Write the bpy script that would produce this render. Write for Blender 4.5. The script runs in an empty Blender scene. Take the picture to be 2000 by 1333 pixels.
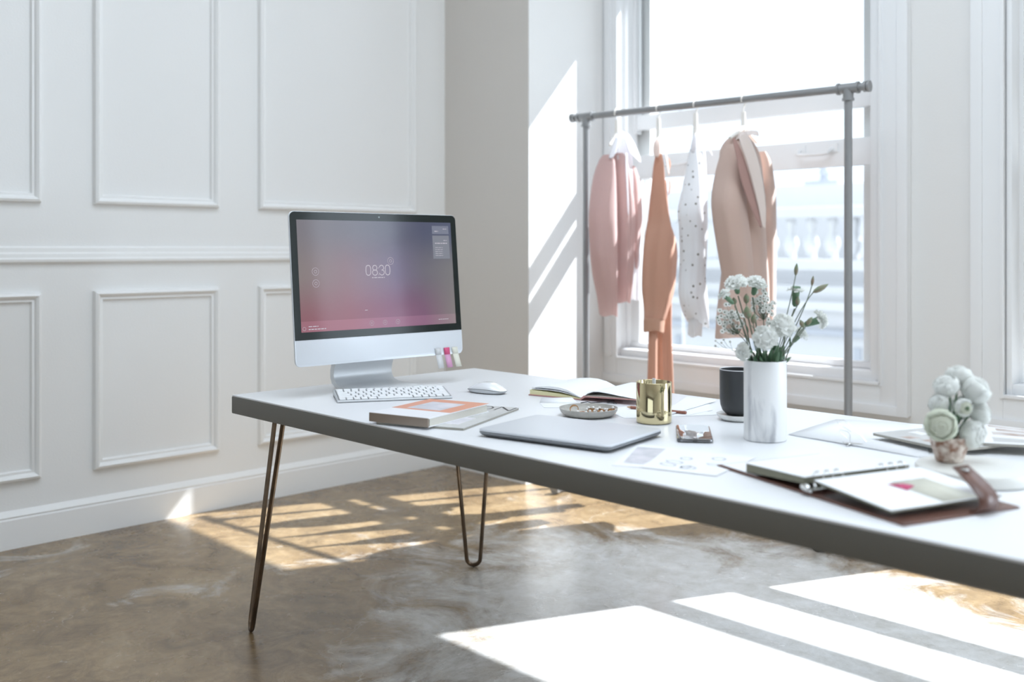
import bpy, bmesh, math, random
from mathutils import Vector, Matrix, Euler
random.seed(7)
PI = math.pi
S = bpy.context.scene
COL = S.collection

# ------------------------------------------------------------------ camera, world, sun, lamps, exposure
cam_d = bpy.data.cameras.new('camera')
cam = bpy.data.objects.new('camera', cam_d)
COL.objects.link(cam)
cam.location = (0, 0, 0.98)
cam.rotation_euler = (PI / 2, 0, math.radians(45.9))
cam_d.sensor_width = 36.0
cam_d.lens = 35.5
cam_d.shift_y = -0.09025
cam_d.clip_start = 0.05
cam_d.dof.use_dof = True
cam_d.dof.focus_distance = 2.45
cam_d.dof.aperture_fstop = 2.4
S.camera = cam

w = bpy.data.worlds.new('sky')
S.world = w
w.use_nodes = True
bg = w.node_tree.nodes['Background']
bg.inputs[0].default_value = (0.80, 0.90, 1.0, 1)
bg.inputs[1].default_value = 1.6

SUN_DIR = Vector((-0.42, -1.0, -1.115))            # the way the sunlight travels
sun_d = bpy.data.lights.new('sun', 'SUN')
sun_d.energy = 15.0
sun_d.angle = math.radians(0.6)
sun_d.color = (0.94, 0.97, 1.0)
sun = bpy.data.objects.new('sun', sun_d)
COL.objects.link(sun)
sun.rotation_euler = SUN_DIR.to_track_quat('-Z', 'Y').to_euler()


def area(name, loc, size, power, toward, color):
    d = bpy.data.lights.new(name, 'AREA')
    d.shape = 'RECTANGLE'
    d.size, d.size_y = size
    d.energy = power
    d.color = color
    o = bpy.data.objects.new(name, d)
    COL.objects.link(o)
    o.location = loc
    o.rotation_euler = Vector(toward).to_track_quat('-Z', 'Y').to_euler()
    return o


# unseen fill lamps added in front of the far windows of the window wall
area('window_daylight', (0.945, 3.40, 1.35), (1.0, 1.7), 28, (0, -1, 0), (0.76, 0.88, 1.0))
area('window_daylight', (2.545, 3.40, 1.35), (1.0, 1.7), 84, (0, -1, 0), (0.76, 0.88, 1.0))
# added fill lamps: one behind the camera, one below the ceiling
area('window_daylight', (0.6, -5.6, 1.6), (4.6, 2.4), 48, (-0.1, 1, 0), (0.76, 0.88, 1.0))
area('ceiling_panel', (-1.0, 1.5, 3.28), (2.4, 2.4), 58, (0, 0, -1), (0.78, 0.89, 1.0))

S.view_settings.view_transform = 'Standard'
S.view_settings.look = 'None'
S.view_settings.gamma = 1.0
S.view_settings.exposure = 0.12
try:
    S.view_settings.use_curve_mapping = False
except Exception:
    pass
try:
    S.cycles.max_bounces = 10
    S.cycles.diffuse_bounces = 6
    S.cycles.transparent_max_bounces = 12
    S.cycles.sample_clamp_indirect = 6.0
    S.cycles.caustics_reflective = False
    S.cycles.caustics_refractive = False
except Exception:
    pass


# ------------------------------------------------------------------ materials
def lin(c):
    c = c / 255.0
    return c / 12.92 if c <= 0.04045 else ((c + 0.055) / 1.055) ** 2.4


def rgb(t):
    return (lin(t[0]), lin(t[1]), lin(t[2]), 1.0)


def N(nt, kind, **kw):
    n = nt.nodes.new(kind)
    for k, v in kw.items():
        setattr(n, k, v)
    return n


def M(name, c, rough=0.5, metal=0.0, spec=0.5, var=None, bump=None, trans=0.0, coat=0.0, alpha=1.0, sheen=0.0):
    """Procedural material: base colour c (sRGB 0-255), var=(scale, second colour), bump=(scale, strength)."""
    m = bpy.data.materials.new(name)
    m.use_nodes = True
    nt = m.node_tree
    b = nt.nodes['Principled BSDF']
    b.inputs['Base Color'].default_value = rgb(c)
    b.inputs['Roughness'].default_value = rough
    b.inputs['Metallic'].default_value = metal
    b.inputs['Specular IOR Level'].default_value = spec
    b.inputs['Coat Weight'].default_value = coat
    b.inputs['Alpha'].default_value = alpha
    if sheen:
        b.inputs['Sheen Weight'].default_value = sheen
    tc = N(nt, 'ShaderNodeTexCoord')
    if var:
        n = N(nt, 'ShaderNodeTexNoise')
        n.inputs['Scale'].default_value = var[0]
        n.inputs['Detail'].default_value = 6
        nt.links.new(tc.outputs['Object'], n.inputs['Vector'])
        r = N(nt, 'ShaderNodeValToRGB')
        r.color_ramp.elements[0].position = 0.35
        r.color_ramp.elements[1].position = 0.68
        r.color_ramp.elements[0].color = rgb(c)
        r.color_ramp.elements[1].color = rgb(var[1])
        nt.links.new(n.outputs['Fac'], r.inputs['Fac'])
        nt.links.new(r.outputs['Color'], b.inputs['Base Color'])
    if bump:
        n = N(nt, 'ShaderNodeTexNoise')
        n.inputs['Scale'].default_value = bump[0]
        n.inputs['Detail'].default_value = 5
        nt.links.new(tc.outputs['Object'], n.inputs['Vector'])
        bp = N(nt, 'ShaderNodeBump')
        bp.inputs['Strength'].default_value = bump[1]
        bp.inputs['Distance'].default_value = 0.01
        nt.links.new(n.outputs['Fac'], bp.inputs['Height'])
        nt.links.new(bp.outputs['Normal'], b.inputs['Normal'])
    if trans:
        out = nt.nodes['Material Output']
        t = N(nt, 'ShaderNodeBsdfTranslucent')
        t.inputs['Color'].default_value = rgb(c)
        mx = N(nt, 'ShaderNodeMixShader')
        mx.inputs[0].default_value = trans
        nt.links.new(b.outputs[0], mx.inputs[1])
        nt.links.new(t.outputs[0], mx.inputs[2])
        nt.links.new(mx.outputs[0], out.inputs['Surface'])
    return m


def wall_paint(name, c):
    return M(name, c, rough=0.55, spec=0.3, bump=(160, 0.06))


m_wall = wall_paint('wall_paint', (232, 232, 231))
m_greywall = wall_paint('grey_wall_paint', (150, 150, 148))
m_pier = wall_paint('greige_pier_paint', (212, 207, 201))  # wall paint darkened: the pier's shade is put into the colour
m_trim = M('trim_paint', (236, 236, 235), rough=0.4, spec=0.4)
m_wwall = wall_paint('window_wall_paint', (228, 227, 225))
m_frame = M('window_paint', (234, 235, 236), rough=0.35, spec=0.45)
m_ceiling = M('ceiling_paint', (235, 235, 235), rough=0.8)
m_white = M('white_laminate', (236, 237, 239), rough=0.34, spec=0.45, bump=(240, 0.03))
m_slab = M('grey_edge_band', (112, 110, 104), rough=0.5)
m_bronze = M('bronze_steel', (112, 94, 76), rough=0.28, metal=0.85, var=(20, (84, 72, 60)))
m_alu = M('brushed_aluminium', (204, 206, 208), rough=0.42, metal=0.45)
m_stand = M('satin_aluminium_stand', (224, 226, 228), rough=0.45, metal=0.35)
m_kbdeck = M('keyboard_deck', (150, 152, 154), rough=0.45, metal=0.4)  # aluminium darkened: the shade between the keys is in the colour
m_chin = M('aluminium_front', (222, 226, 231), rough=0.35, metal=0.25)
m_black = M('black_glass', (26, 32, 30), rough=0.10, spec=0.25)
m_keywhite = M('white_key_plastic', (238, 239, 240), rough=0.35)
m_mouse = M('white_gloss_plastic', (238, 239, 241), rough=0.08, coat=0.5)
m_gap = M('dark_gap', (70, 68, 66), rough=0.6)
m_laptop = M('silver_laptop', (216, 219, 224), rough=0.4, metal=0.3)
m_laptop_edge = M('silver_laptop_base', (150, 152, 156), rough=0.35, metal=0.8)
m_paper = M('white_paper', (240, 241, 243), rough=0.7, spec=0.2)
m_pages = M('page_edges', (214, 210, 200), rough=0.8, bump=(400, 0.15))
m_pages_y = M('cream_page_edges', (226, 220, 176), rough=0.8, bump=(400, 0.15))
m_orange = M('salmon_cover', (222, 160, 134), rough=0.45)
m_cover_w = M('white_cover', (238, 238, 240), rough=0.4)
m_spine = M('book_spine_grey', (150, 136, 124), rough=0.6)
m_greyprint = M('grey_print', (196, 197, 203), rough=0.45, var=(26, (226, 222, 228)))
m_mag = M('grey_magazine', (196, 196, 194), rough=0.25, var=(9, (214, 214, 214)))
m_magedge = M('magazine_pages', (168, 164, 154), rough=0.7)
m_ink = M('dark_ink', (52, 50, 52), rough=0.5)
m_greyink = M('grey_ink', (184, 186, 194), rough=0.6)
m_brownprint = M('brown_print', (172, 148, 136), rough=0.4, var=(28, (214, 208, 204)))
m_pinkcov = M('dusty_pink_cover', (190, 142, 138), rough=0.55)
m_gold = M('polished_gold', (218, 204, 164), rough=0.07, metal=1.0)
m_goldring = M('gold_jewellery', (222, 170, 120), rough=0.15, metal=1.0)
m_pearl = M('pearl', (244, 240, 236), rough=0.12, coat=0.6)
m_wax = M('cream_wax', (222, 206, 156), rough=0.5)
m_dish = M('grey_stoneware', (186, 182, 176), rough=0.5, var=(60, (172, 168, 160)))
m_phone = M('phone_glass', (58, 50, 48), rough=0.03, spec=0.8, coat=1.0)
m_phonebody = M('phone_metal', (132, 132, 134), rough=0.25, metal=0.9)
m_blackcer = M('black_ceramic', (54, 55, 57), rough=0.42, bump=(90, 0.05))
m_rimwhite = M('white_glaze_rim', (226, 226, 228), rough=0.25)
m_coaster = M('white_marble', (236, 236, 234), rough=0.25, var=(30, (206, 204, 200)))
m_leather = M('brown_leather', (112, 74, 60), rough=0.3, spec=0.6, bump=(300, 0.12), var=(14, (92, 60, 50)))
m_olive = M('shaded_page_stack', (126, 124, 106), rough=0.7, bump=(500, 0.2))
m_steel = M('chrome', (226, 226, 224), rough=0.12, metal=1.0)
m_pink = M('pink_sticker', (222, 92, 136), rough=0.5, trans=0.2)
m_pinkpale = M('pale_pink_sticker', (228, 176, 208), rough=0.5, trans=0.3)
m_tabwhite = M('white_sticker', (226, 226, 226), rough=0.5, trans=0.3)
m_tabcream = M('cream_sticker', (232, 230, 216), rough=0.5, trans=0.2)
m_pipe = M('galvanised_pipe', (152, 153, 154), rough=0.42, metal=0.5, bump=(120, 0.06))
m_hanger = M('white_hanger', (236, 232, 226), rough=0.4)
m_leaf = M('carnation_green', (104, 134, 104), rough=0.5, var=(80, (80, 112, 84)))
m_stem = M('flower_stem', (108, 116, 98), rough=0.5)
m_bud = M('bud_green', (116, 136, 104), rough=0.5, var=(120, (140, 120, 104)))
m_petal = M('white_petal', (243, 244, 240), rough=0.7, trans=0.35)
m_heart = M('green_petal', (222, 224, 206), rough=0.7, trans=0.3)
m_heartdark = M('flower_eye', (86, 104, 76), rough=0.7)
m_cream_petal = M('cream_green_petal', (226, 230, 212), rough=0.7, trans=0.3)
m_floret = M('floret_white', (246, 246, 242), rough=0.7, trans=0.3)
m_shell = M('mottled_shell', (140, 98, 76), rough=0.5, var=(70, (232, 222, 212)), bump=(90, 0.4))
m_slabw = M('white_stone_slab', (232, 231, 226), rough=0.35)
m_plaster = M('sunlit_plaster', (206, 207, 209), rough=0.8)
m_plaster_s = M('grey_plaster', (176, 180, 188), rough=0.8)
m_ground = M('pale_terrace', (206, 206, 204), rough=0.8)
m_lampgrey = M('street_lamp_grey', (200, 204, 210), rough=0.5)

m_cardi = M('pink_knit', (222, 194, 190), rough=0.85, trans=0.35, bump=(260, 0.25), sheen=0.2)
m_shirt = M('white_cotton', (242, 242, 245), rough=0.8, trans=0.45)
m_terra = M('terracotta_crepe', (208, 162, 140), rough=0.85, trans=0.2, bump=(200, 0.1))
m_cuff = M('terracotta_cuff', (204, 164, 142), rough=0.8, trans=0.25)
m_tie = M('pale_sheer_tie', (238, 226, 220), rough=0.7, trans=0.45)
m_blazer = M('blush_wool', (206, 180, 168), rough=0.85, trans=0.12, bump=(300, 0.12), sheen=0.2)
m_lapel = M('blush_lapel', (238, 226, 220), rough=0.8, trans=0.15)  # blazer cloth made paler, window light painted into lapel and collar
m_lining = M('mauve_lining', (186, 150, 142), rough=0.6, trans=0.15)  # lining inside the opening, its shade put into the colour


def dotted_cloth():
    m = M('dotted_chiffon', (238, 239, 241), rough=0.8, trans=0.4)
    nt = m.node_tree
    b = nt.nodes['Principled BSDF']
    tc = N(nt, 'ShaderNodeTexCoord')
    mp = N(nt, 'ShaderNodeMapping')
    mp.inputs['Scale'].default_value = (1.0, 1.0, 0.9)
    v = N(nt, 'ShaderNodeTexVoronoi')
    v.inputs['Scale'].default_value = 42
    v.inputs['Randomness'].default_value = 0.75
    nt.links.new(tc.outputs['Object'], mp.inputs['Vector'])
    nt.links.new(mp.outputs[0], v.inputs['Vector'])
    r = N(nt, 'ShaderNodeValToRGB')
    r.color_ramp.interpolation = 'CONSTANT'
    r.color_ramp.elements[0].color = rgb((112, 106, 92))
    r.color_ramp.elements[1].position = 0.17
    r.color_ramp.elements[1].color = rgb((238, 239, 241))
    nt.links.new(v.outputs['Distance'], r.inputs['Fac'])
    nt.links.new(r.outputs[0], b.inputs['Base Color'])
    for n in nt.nodes:
        if n.type == 'BSDF_TRANSLUCENT':
            nt.links.new(r.outputs[0], n.inputs['Color'])
    return m


m_dots = dotted_cloth()


def marble_vase():
    m = M('veined_marble', (238, 238, 238), rough=0.3, spec=0.4)
    nt = m.node_tree
    b = nt.nodes['Principled BSDF']
    tc = N(nt, 'ShaderNodeTexCoord')
    mp = N(nt, 'ShaderNodeMapping')
    mp.inputs['Scale'].default_value = (1, 1, 0.22)
    mp.inputs['Rotation'].default_value = (0.25, 0.1, 0)
    n = N(nt, 'ShaderNodeTexNoise')
    n.inputs['Scale'].default_value = 34
    n.inputs['Detail'].default_value = 5
    n.inputs['Distortion'].default_value = 0.6
    nt.links.new(tc.outputs['Object'], mp.inputs['Vector'])
    nt.links.new(mp.outputs[0], n.inputs['Vector'])
    r = N(nt, 'ShaderNodeValToRGB')
    r.color_ramp.elements[0].position = 0.28
    r.color_ramp.elements[0].color = rgb((172, 173, 178))
    r.color_ramp.elements[1].position = 0.46
    r.color_ramp.elements[1].color = rgb((240, 240, 240))
    nt.links.new(n.outputs['Fac'], r.inputs['Fac'])
    nt.links.new(r.outputs[0], b.inputs['Base Color'])
    return m


m_marble = marble_vase()


def glass_pane():
    m = bpy.data.materials.new('window_glass')
    m.use_nodes = True
    nt = m.node_tree
    nt.nodes.remove(nt.nodes['Principled BSDF'])
    out = nt.nodes['Material Output']
    t = N(nt, 'ShaderNodeBsdfTransparent')
    t.inputs['Color'].default_value = (0.97, 0.98, 0.985, 1)
    g = N(nt, 'ShaderNodeBsdfGlossy')
    g.inputs['Roughness'].default_value = 0.02
    lw = N(nt, 'ShaderNodeLayerWeight')
    lw.inputs['Blend'].default_value = 0.12
    mx = N(nt, 'ShaderNodeMixShader')
    nt.links.new(lw.outputs['Fresnel'], mx.inputs[0])
    nt.links.new(t.outputs[0], mx.inputs[1])
    nt.links.new(g.outputs[0], mx.inputs[2])
    nt.links.new(mx.outputs[0], out.inputs['Surface'])
    return m


m_glass = glass_pane()


def floor_material():
    m = bpy.data.materials.new('polished_stained_concrete')
    m.use_nodes = True
    nt = m.node_tree
    L = nt.links.new
    b = nt.nodes['Principled BSDF']
    tc = N(nt, 'ShaderNodeTexCoord')

    def noise(scale, detail=8, dist=0.4, rough=0.6, vec=None):
        n = N(nt, 'ShaderNodeTexNoise')
        n.inputs['Scale'].default_value = scale
        n.inputs['Detail'].default_value = detail
        n.inputs['Distortion'].default_value = dist
        n.inputs['Roughness'].default_value = rough
        L(vec or tc.outputs['Object'], n.inputs['Vector'])
        return n

    def ramp(src, stops):
        r = N(nt, 'ShaderNodeValToRGB')
        e = r.color_ramp.elements
        while len(e) < len(stops):
            e.new(0.5)
        for i, (p, c) in enumerate(stops):
            e[i].position = p
            e[i].color = rgb(c) if len(c) == 3 else c
        L(src, r.inputs['Fac'])
        return r

    def mix(a, bb, fac, mode='MIX'):
        x = N(nt, 'ShaderNodeMix')
        x.data_type = 'RGBA'
        x.blend_type = mode
        if isinstance(fac, float):
            x.inputs[0].default_value = fac
        else:
            L(fac, x.inputs[0])
        L(a, x.inputs[6])
        L(bb, x.inputs[7])
        return x.outputs[2]

    big = ramp(noise(1.5, 6, 0.9).outputs['Fac'], [(0.30, (92, 70, 46)), (0.50, (130, 108, 78)), (0.72, (156, 136, 106))])
    mid = ramp(noise(7, 8, 1.2, 0.65).outputs['Fac'], [(0.30, (66, 48, 30)), (0.55, (142, 119, 88)), (0.8, (180, 162, 132))])
    c = mix(big.outputs[0], mid.outputs[0], 0.55)
    # worn pale cement mid-room, brightened and widened with painted window glare
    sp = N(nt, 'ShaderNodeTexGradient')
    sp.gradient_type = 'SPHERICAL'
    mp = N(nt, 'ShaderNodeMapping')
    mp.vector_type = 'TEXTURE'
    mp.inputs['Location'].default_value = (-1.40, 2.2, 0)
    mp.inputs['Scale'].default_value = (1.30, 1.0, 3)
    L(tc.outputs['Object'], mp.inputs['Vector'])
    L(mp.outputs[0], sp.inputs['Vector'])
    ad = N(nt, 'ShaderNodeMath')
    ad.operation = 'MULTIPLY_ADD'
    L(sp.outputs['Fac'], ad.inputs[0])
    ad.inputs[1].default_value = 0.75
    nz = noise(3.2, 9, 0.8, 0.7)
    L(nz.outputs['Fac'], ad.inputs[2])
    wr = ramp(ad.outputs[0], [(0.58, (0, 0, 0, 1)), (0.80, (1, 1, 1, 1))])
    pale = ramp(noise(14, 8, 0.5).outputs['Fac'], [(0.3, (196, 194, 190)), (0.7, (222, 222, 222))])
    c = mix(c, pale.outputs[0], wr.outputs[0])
    fine = ramp(noise(30, 12, 0.9, 0.8).outputs['Fac'], [(0.32, (142, 138, 134)), (0.5, (189, 188, 186)), (0.70, (218, 217, 215))])
    c = mix(c, fine.outputs[0], 0.55, 'OVERLAY')
    # dark blotches and fine speckle
    db = ramp(noise(5.3, 7, 0.3, 0.7).outputs['Fac'], [(0.62, (0, 0, 0, 1)), (0.78, (1, 1, 1, 1))])
    dk = N(nt, 'ShaderNodeRGB')
    dk.outputs[0].default_value = rgb((92, 76, 54))
    dbm = N(nt, 'ShaderNodeMath')
    dbm.operation = 'MULTIPLY'
    L(db.outputs[0], dbm.inputs[0])
    dbm.inputs[1].default_value = 0.6
    c = mix(c, dk.outputs[0], dbm.outputs[0])
    # hairline cracks
    vo = N(nt, 'ShaderNodeTexVoronoi')
    vo.feature = 'DISTANCE_TO_EDGE'
    vo.inputs['Scale'].default_value = 1.3
    wob = noise(4, 4, 0)
    va = N(nt, 'ShaderNodeVectorMath')
    va.operation = 'MULTIPLY_ADD'
    L(wob.outputs['Color'], va.inputs[0])
    va.inputs[1].default_value = (0.4, 0.4, 0)
    L(tc.outputs['Object'], va.inputs[2])
    L(va.outputs[0], vo.inputs['Vector'])
    ck = ramp(vo.outputs['Distance'], [(0.0, (1, 1, 1, 1)), (0.004, (0, 0, 0, 1))])
    ckn = ramp(noise(2.2, 3, 0).outputs['Fac'], [(0.48, (0, 0, 0, 1)), (0.6, (0.55, 0.55, 0.55, 1))])
    ckm = N(nt, 'ShaderNodeMath')
    ckm.operation = 'MULTIPLY'
    L(ck.outputs[0], ckm.inputs[0])
    L(ckn.outputs[0], ckm.inputs[1])
    cc = N(nt, 'ShaderNodeRGB')
    cc.outputs[0].default_value = rgb((206, 200, 188))
    c = mix(c, cc.outputs[0], ckm.outputs[0])
    L(c, b.inputs['Base Color'])
    rr = N(nt, 'ShaderNodeMapRange')
    L(noise(6, 6, 0.5).outputs['Fac'], rr.inputs[0])
    rr.inputs[3].default_value = 0.16
    rr.inputs[4].default_value = 0.36
    L(rr.outputs[0], b.inputs['Roughness'])
    b.inputs['Specular IOR Level'].default_value = 0.5
    b.inputs['IOR'].default_value = 1.75
    bp = N(nt, 'ShaderNodeBump')
    bp.inputs['Strength'].default_value = 0.05
    bp.inputs['Distance'].default_value = 0.01
    L(noise(40, 6, 0.2).outputs['Fac'], bp.inputs['Height'])
    L(bp.outputs[0], b.inputs['Normal'])
    return m


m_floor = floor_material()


# ------------------------------------------------------------------ mesh helpers
class MB:
    def __init__(self):
        self.v, self.f = [], []

    def add(self, vs, fs):
        o = len(self.v)
        self.v += [tuple(p) for p in vs]
        self.f += [tuple(i + o for i in q) for q in fs]
        return self

    def box(self, x0, x1, y0, y1, z0, z1):
        return self.add([(x0, y0, z0), (x1, y0, z0), (x1, y1, z0), (x0, y1, z0),
                         (x0, y0, z1), (x1, y0, z1), (x1, y1, z1), (x0, y1, z1)],
                        [(0, 3, 2, 1), (4, 5, 6, 7), (0, 1, 5, 4), (1, 2, 6, 5), (2, 3, 7, 6), (3, 0, 4, 7)])

    def rings(self, rs, closed=True, cap0=True, cap1=True):
        n = len(rs[0])
        vs = [p for r in rs for p in r]
        fs = []
        m = n if closed else n - 1
        for k in range(len(rs) - 1):
            for i in range(m):
                j = (i + 1) % n
                fs.append((k * n + i, k * n + j, (k + 1) * n + j, (k + 1) * n + i))
        if closed and cap0:
            fs.append(tuple(range(n - 1, -1, -1)))
        if closed and cap1:
            fs.append(tuple(range((len(rs) - 1) * n, len(rs) * n)))
        return self.add(vs, fs)

    def tube(self, pts, r, n=8):
        pts = [Vector(p) for p in pts]
        rs = []
        up = Vector((0.13, 0.31, 0.94))
        prev = None
        for i, p in enumerate(pts):
            a = pts[max(i - 1, 0)]
            c = pts[min(i + 1, len(pts) - 1)]
            t = (c - a).normalized()
            if prev is None:
                x = t.cross(up)
                if x.length < 0.05:
                    x = t.cross(Vector((1, 0, 0)))
            else:
                x = prev - t * prev.dot(t)
            x.normalize()
            prev = x
            y = t.cross(x)
            rad = r[i] if isinstance(r, (list, tuple)) else r
            rs.append([p + (x * math.cos(q) + y * math.sin(q)) * rad for q in [2 * PI * k / n for k in range(n)]])
        return self.rings(rs)

    def lathe(self, prof, n=40, c=(0, 0, 0), cap0=True, cap1=True):
        rs = [[(c[0] + r * math.cos(2 * PI * k / n), c[1] + r * math.sin(2 * PI * k / n), c[2] + z) for k in range(n)] for r, z in prof]
        return self.rings(rs, True, cap0, cap1)

    def prism(self, poly, z0, z1):
        n = len(poly)
        return self.add([(x, y, z0) for x, y in poly] + [(x, y, z1) for x, y in poly],
                        [tuple(range(n - 1, -1, -1)), tuple(range(n, 2 * n))] +
                        [(i, (i + 1) % n, n + (i + 1) % n, n + i) for i in range(n)])

    def sphere(self, c, r, n=10, m=6, sz=1.0):
        rs = [[(c[0] + r * math.sin(PI * j / m) * math.cos(2 * PI * k / n), c[1] + r * math.sin(PI * j / m) * math.sin(2 * PI * k / n),
                c[2] + r * sz * math.cos(PI * j / m)) for k in range(n)] for j in range(1, m)]
        o = len(self.v)
        self.rings(rs, True, True, True)
        return self

    def grid(self, rows):
        n = len(rows[0])
        vs = [p for r in rows for p in r]
        fs = [(k * n + i, k * n + i + 1, (k + 1) * n + i + 1, (k + 1) * n + i) for k in range(len(rows) - 1) for i in range(n - 1)]
        return self.add(vs, fs)

    def build(self, name, mat, parent=None, origin=(0, 0, 0), bevel=0.0, segs=2, smooth=35, solid=0.0, subdiv=0):
        me = bpy.data.meshes.new(name)
        ox, oy, oz = origin
        me.from_pydata([(x - ox, y - oy, z - oz) for x, y, z in self.v], [], self.f)
        bm = bmesh.new()
        bm.from_mesh(me)
        bmesh.ops.recalc_face_normals(bm, faces=bm.faces)
        if bevel:
            bmesh.ops.bevel(bm, geom=list(bm.edges), offset=bevel, segments=segs, affect='EDGES', profile=0.7, clamp_overlap=True)
        bm.to_mesh(me)
        bm.free()
        if smooth:
            me.polygons.foreach_set('use_smooth', [True] * len(me.polygons))
            me.set_sharp_from_angle(angle=math.radians(smooth))
        o = bpy.data.objects.new(name, me)
        me.materials.append(mat)
        COL.objects.link(o)
        if parent:
            o.parent = parent
        else:
            o.location = origin
        if solid:
            s = o.modifiers.new('thickness', 'SOLIDIFY')
            s.thickness = solid
            s.offset = 0
        if subdiv:
            s = o.modifiers.new('smooth', 'SUBSURF')
            s.levels = s.render_levels = subdiv
        return o


def tag(o, label=None, cat=None, group=None, kind=None):
    if label:
        o['label'] = label
    if cat:
        o['category'] = cat
    if group:
        o['group'] = group
    if kind:
        o['kind'] = kind
    return o


def thing(name, label, cat, loc, rz=0.0, group=None):
    o = bpy.data.objects.new(name, None)
    o.empty_display_size = 0.05
    COL.objects.link(o)
    o.location = loc
    o.rotation_euler = (0, 0, rz)
    return tag(o, label, cat, group)


def struct_root(name, loc=(0, 0, 0)):
    o = bpy.data.objects.new(name, None)
    COL.objects.link(o)
    o.location = loc
    return tag(o, kind='structure')


def struct(name, mb, mat, parent=None, **kw):
    o = mb.build(name, mat, parent, **kw)
    if not parent:
        o['kind'] = 'structure'
    return o


def copy_tree(o, parent=None):
    c = o.copy()
    COL.objects.link(c)
    c.parent = parent
    for ch in list(o.children):
        copy_tree(ch, c)
    return c


def text_part(s, size, name, mat, parent, matrix, thick=0.0002, align='CENTER'):
    cu = bpy.data.curves.new(name, 'FONT')
    cu.body = s
    cu.size = size
    cu.align_x = align
    cu.extrude = thick
    ob = bpy.data.objects.new(name, cu)
    COL.objects.link(ob)
    dg = bpy.context.evaluated_depsgraph_get()
    me = bpy.data.meshes.new_from_object(ob.evaluated_get(dg))
    bpy.data.objects.remove(ob)
    me.transform(matrix)
    me.materials.clear()
    me.materials.append(mat)
    o = bpy.data.objects.new(name, me)
    COL.objects.link(o)
    o.parent = parent
    return o


T = 0.608            # height of the table top
WX = -3.513          # face of the panelled wall
WY = 3.48            # face of the window wall

# ------------------------------------------------------------------ the room
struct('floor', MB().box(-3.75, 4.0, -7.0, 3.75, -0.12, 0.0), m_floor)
struct('ceiling', MB().box(-3.75, 4.0, -7.0, 3.75, 3.3, 3.42), m_ceiling)
struct('wall_left', MB().box(WX - 0.18, WX, -7.0, 3.75, 0, 3.3), m_wall)
struct('wall_right', MB().box(3.8, 4.0, -7.0, 3.75, 0, 3.3), m_wall)
struct('wall_front', MB().box(-3.513, 3.8, -7.0, -6.82, 0, 3.3), m_greywall)
# pier between the panelled wall and the window niche
pier = struct_root('wall_pier')
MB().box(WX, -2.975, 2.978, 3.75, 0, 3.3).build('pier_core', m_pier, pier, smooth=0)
MB().box(-2.975, -2.972, 2.978, 3.48, 0, 3.3).build('reveal_lining', m_wall, pier, smooth=0)  # added sliver, keeps the pier's painted shade off the reveal

# window wall, left standing around its openings
Z0, Z1 = 0.50, 2.34
OPEN = [(-2.925, -1.715), (-1.245, -0.035), (0.36, 1.57), (1.96, 3.17)]
ww = struct_root('wall_back')


def wall_layer(gaps, y0, y1, z0, z1):
    ed = [-2.972]
    for a, b_ in gaps:
        ed += [a, b_]
    ed.append(3.8)
    mbx = MB()
    for i in range(0, len(ed), 2):
        mbx.box(ed[i], ed[i + 1], y0, y1, 0, 3.3)
    for a, b_ in gaps:
        mbx.box(a, b_, y0, y1, 0, z0)
        mbx.box(a, b_, y0, y1, z1, 3.3)
    return mbx


wall_layer(OPEN, WY, 3.64, Z0, Z1).build('wall_face', m_wwall, ww, smooth=0)
# masonry outside, its opening a little narrower
wall_layer([(a + 0.07 if i == 0 else a + 0.115, b_ - 0.115) for i, (a, b_) in enumerate(OPEN)], 3.64, 3.70, 0.40, 2.283).build('outer_masonry', m_wwall, ww, smooth=0)

# baseboards
mb = MB()
prof = [(0.0, 0.0), (0.018, 0.0), (0.018, 0.094), (0.012, 0.098), (0.016, 0.104), (0.010, 0.112), (0.004, 0.12), (0.0, 0.122)]
mb.rings([[(WX + d, y, z) for d, z in prof] for y in (-6.8, 2.978)])
struct('baseboard_left', mb, m_trim, smooth=20)
mb = MB()
mb.rings([[(x, 2.978 - d, z) for d, z in prof] for x in (WX + 0.018, -2.972)])
struct('baseboard_pier', mb, m_trim, smooth=20)

# chair rail
prof = [(0.0, 0.928), (0.006, 0.930), (0.016, 0.936), (0.018, 0.944), (0.013, 0.950), (0.013, 0.962), (0.009, 0.968), (0.009, 0.982), (0.0, 0.988)]
mb = MB()
mb.rings([[(WX + d, y, z) for d, z in prof] for y in (-6.8, 2.978)])
struct('trim_1', mb, m_trim, smooth=20)


def panel_mould(name, y0, y1, z0, z1):
    """Picture-frame moulding: a profile mitred round a rectangle on the panelled wall."""
    pr = [(0.0, 0.0), (0.004, 0.018), (0.012, 0.022), (0.019, 0.016), (0.023, 0.008), (0.031, 0.010), (0.035, 0.0)]
    mbx = MB()
    rs = []
    for cy, cz, sy, sz in ((y0, z0, 1, 1), (y1, z0, -1, 1), (y1, z1, -1, -1), (y0, z1, 1, -1), (y0, z0, 1, 1)):
        rs.append([(WX + hgt, cy + sy * off, cz + sz * off) for off, hgt in pr])
    mbx.rings(rs, closed=False)
    return struct(name, mbx, m_trim, smooth=20)


k = 2
for y0, y1 in ((-0.06, 0.565), (0.74, 1.215), (1.387, 1.858), (2.024, 2.806)):
    panel_mould('trim_%d' % k, y0, y1, 0.215, 0.835)
    panel_mould('trim_%d' % (k + 1), y0, y1, 1.132, 3.05)
    k += 2


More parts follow.
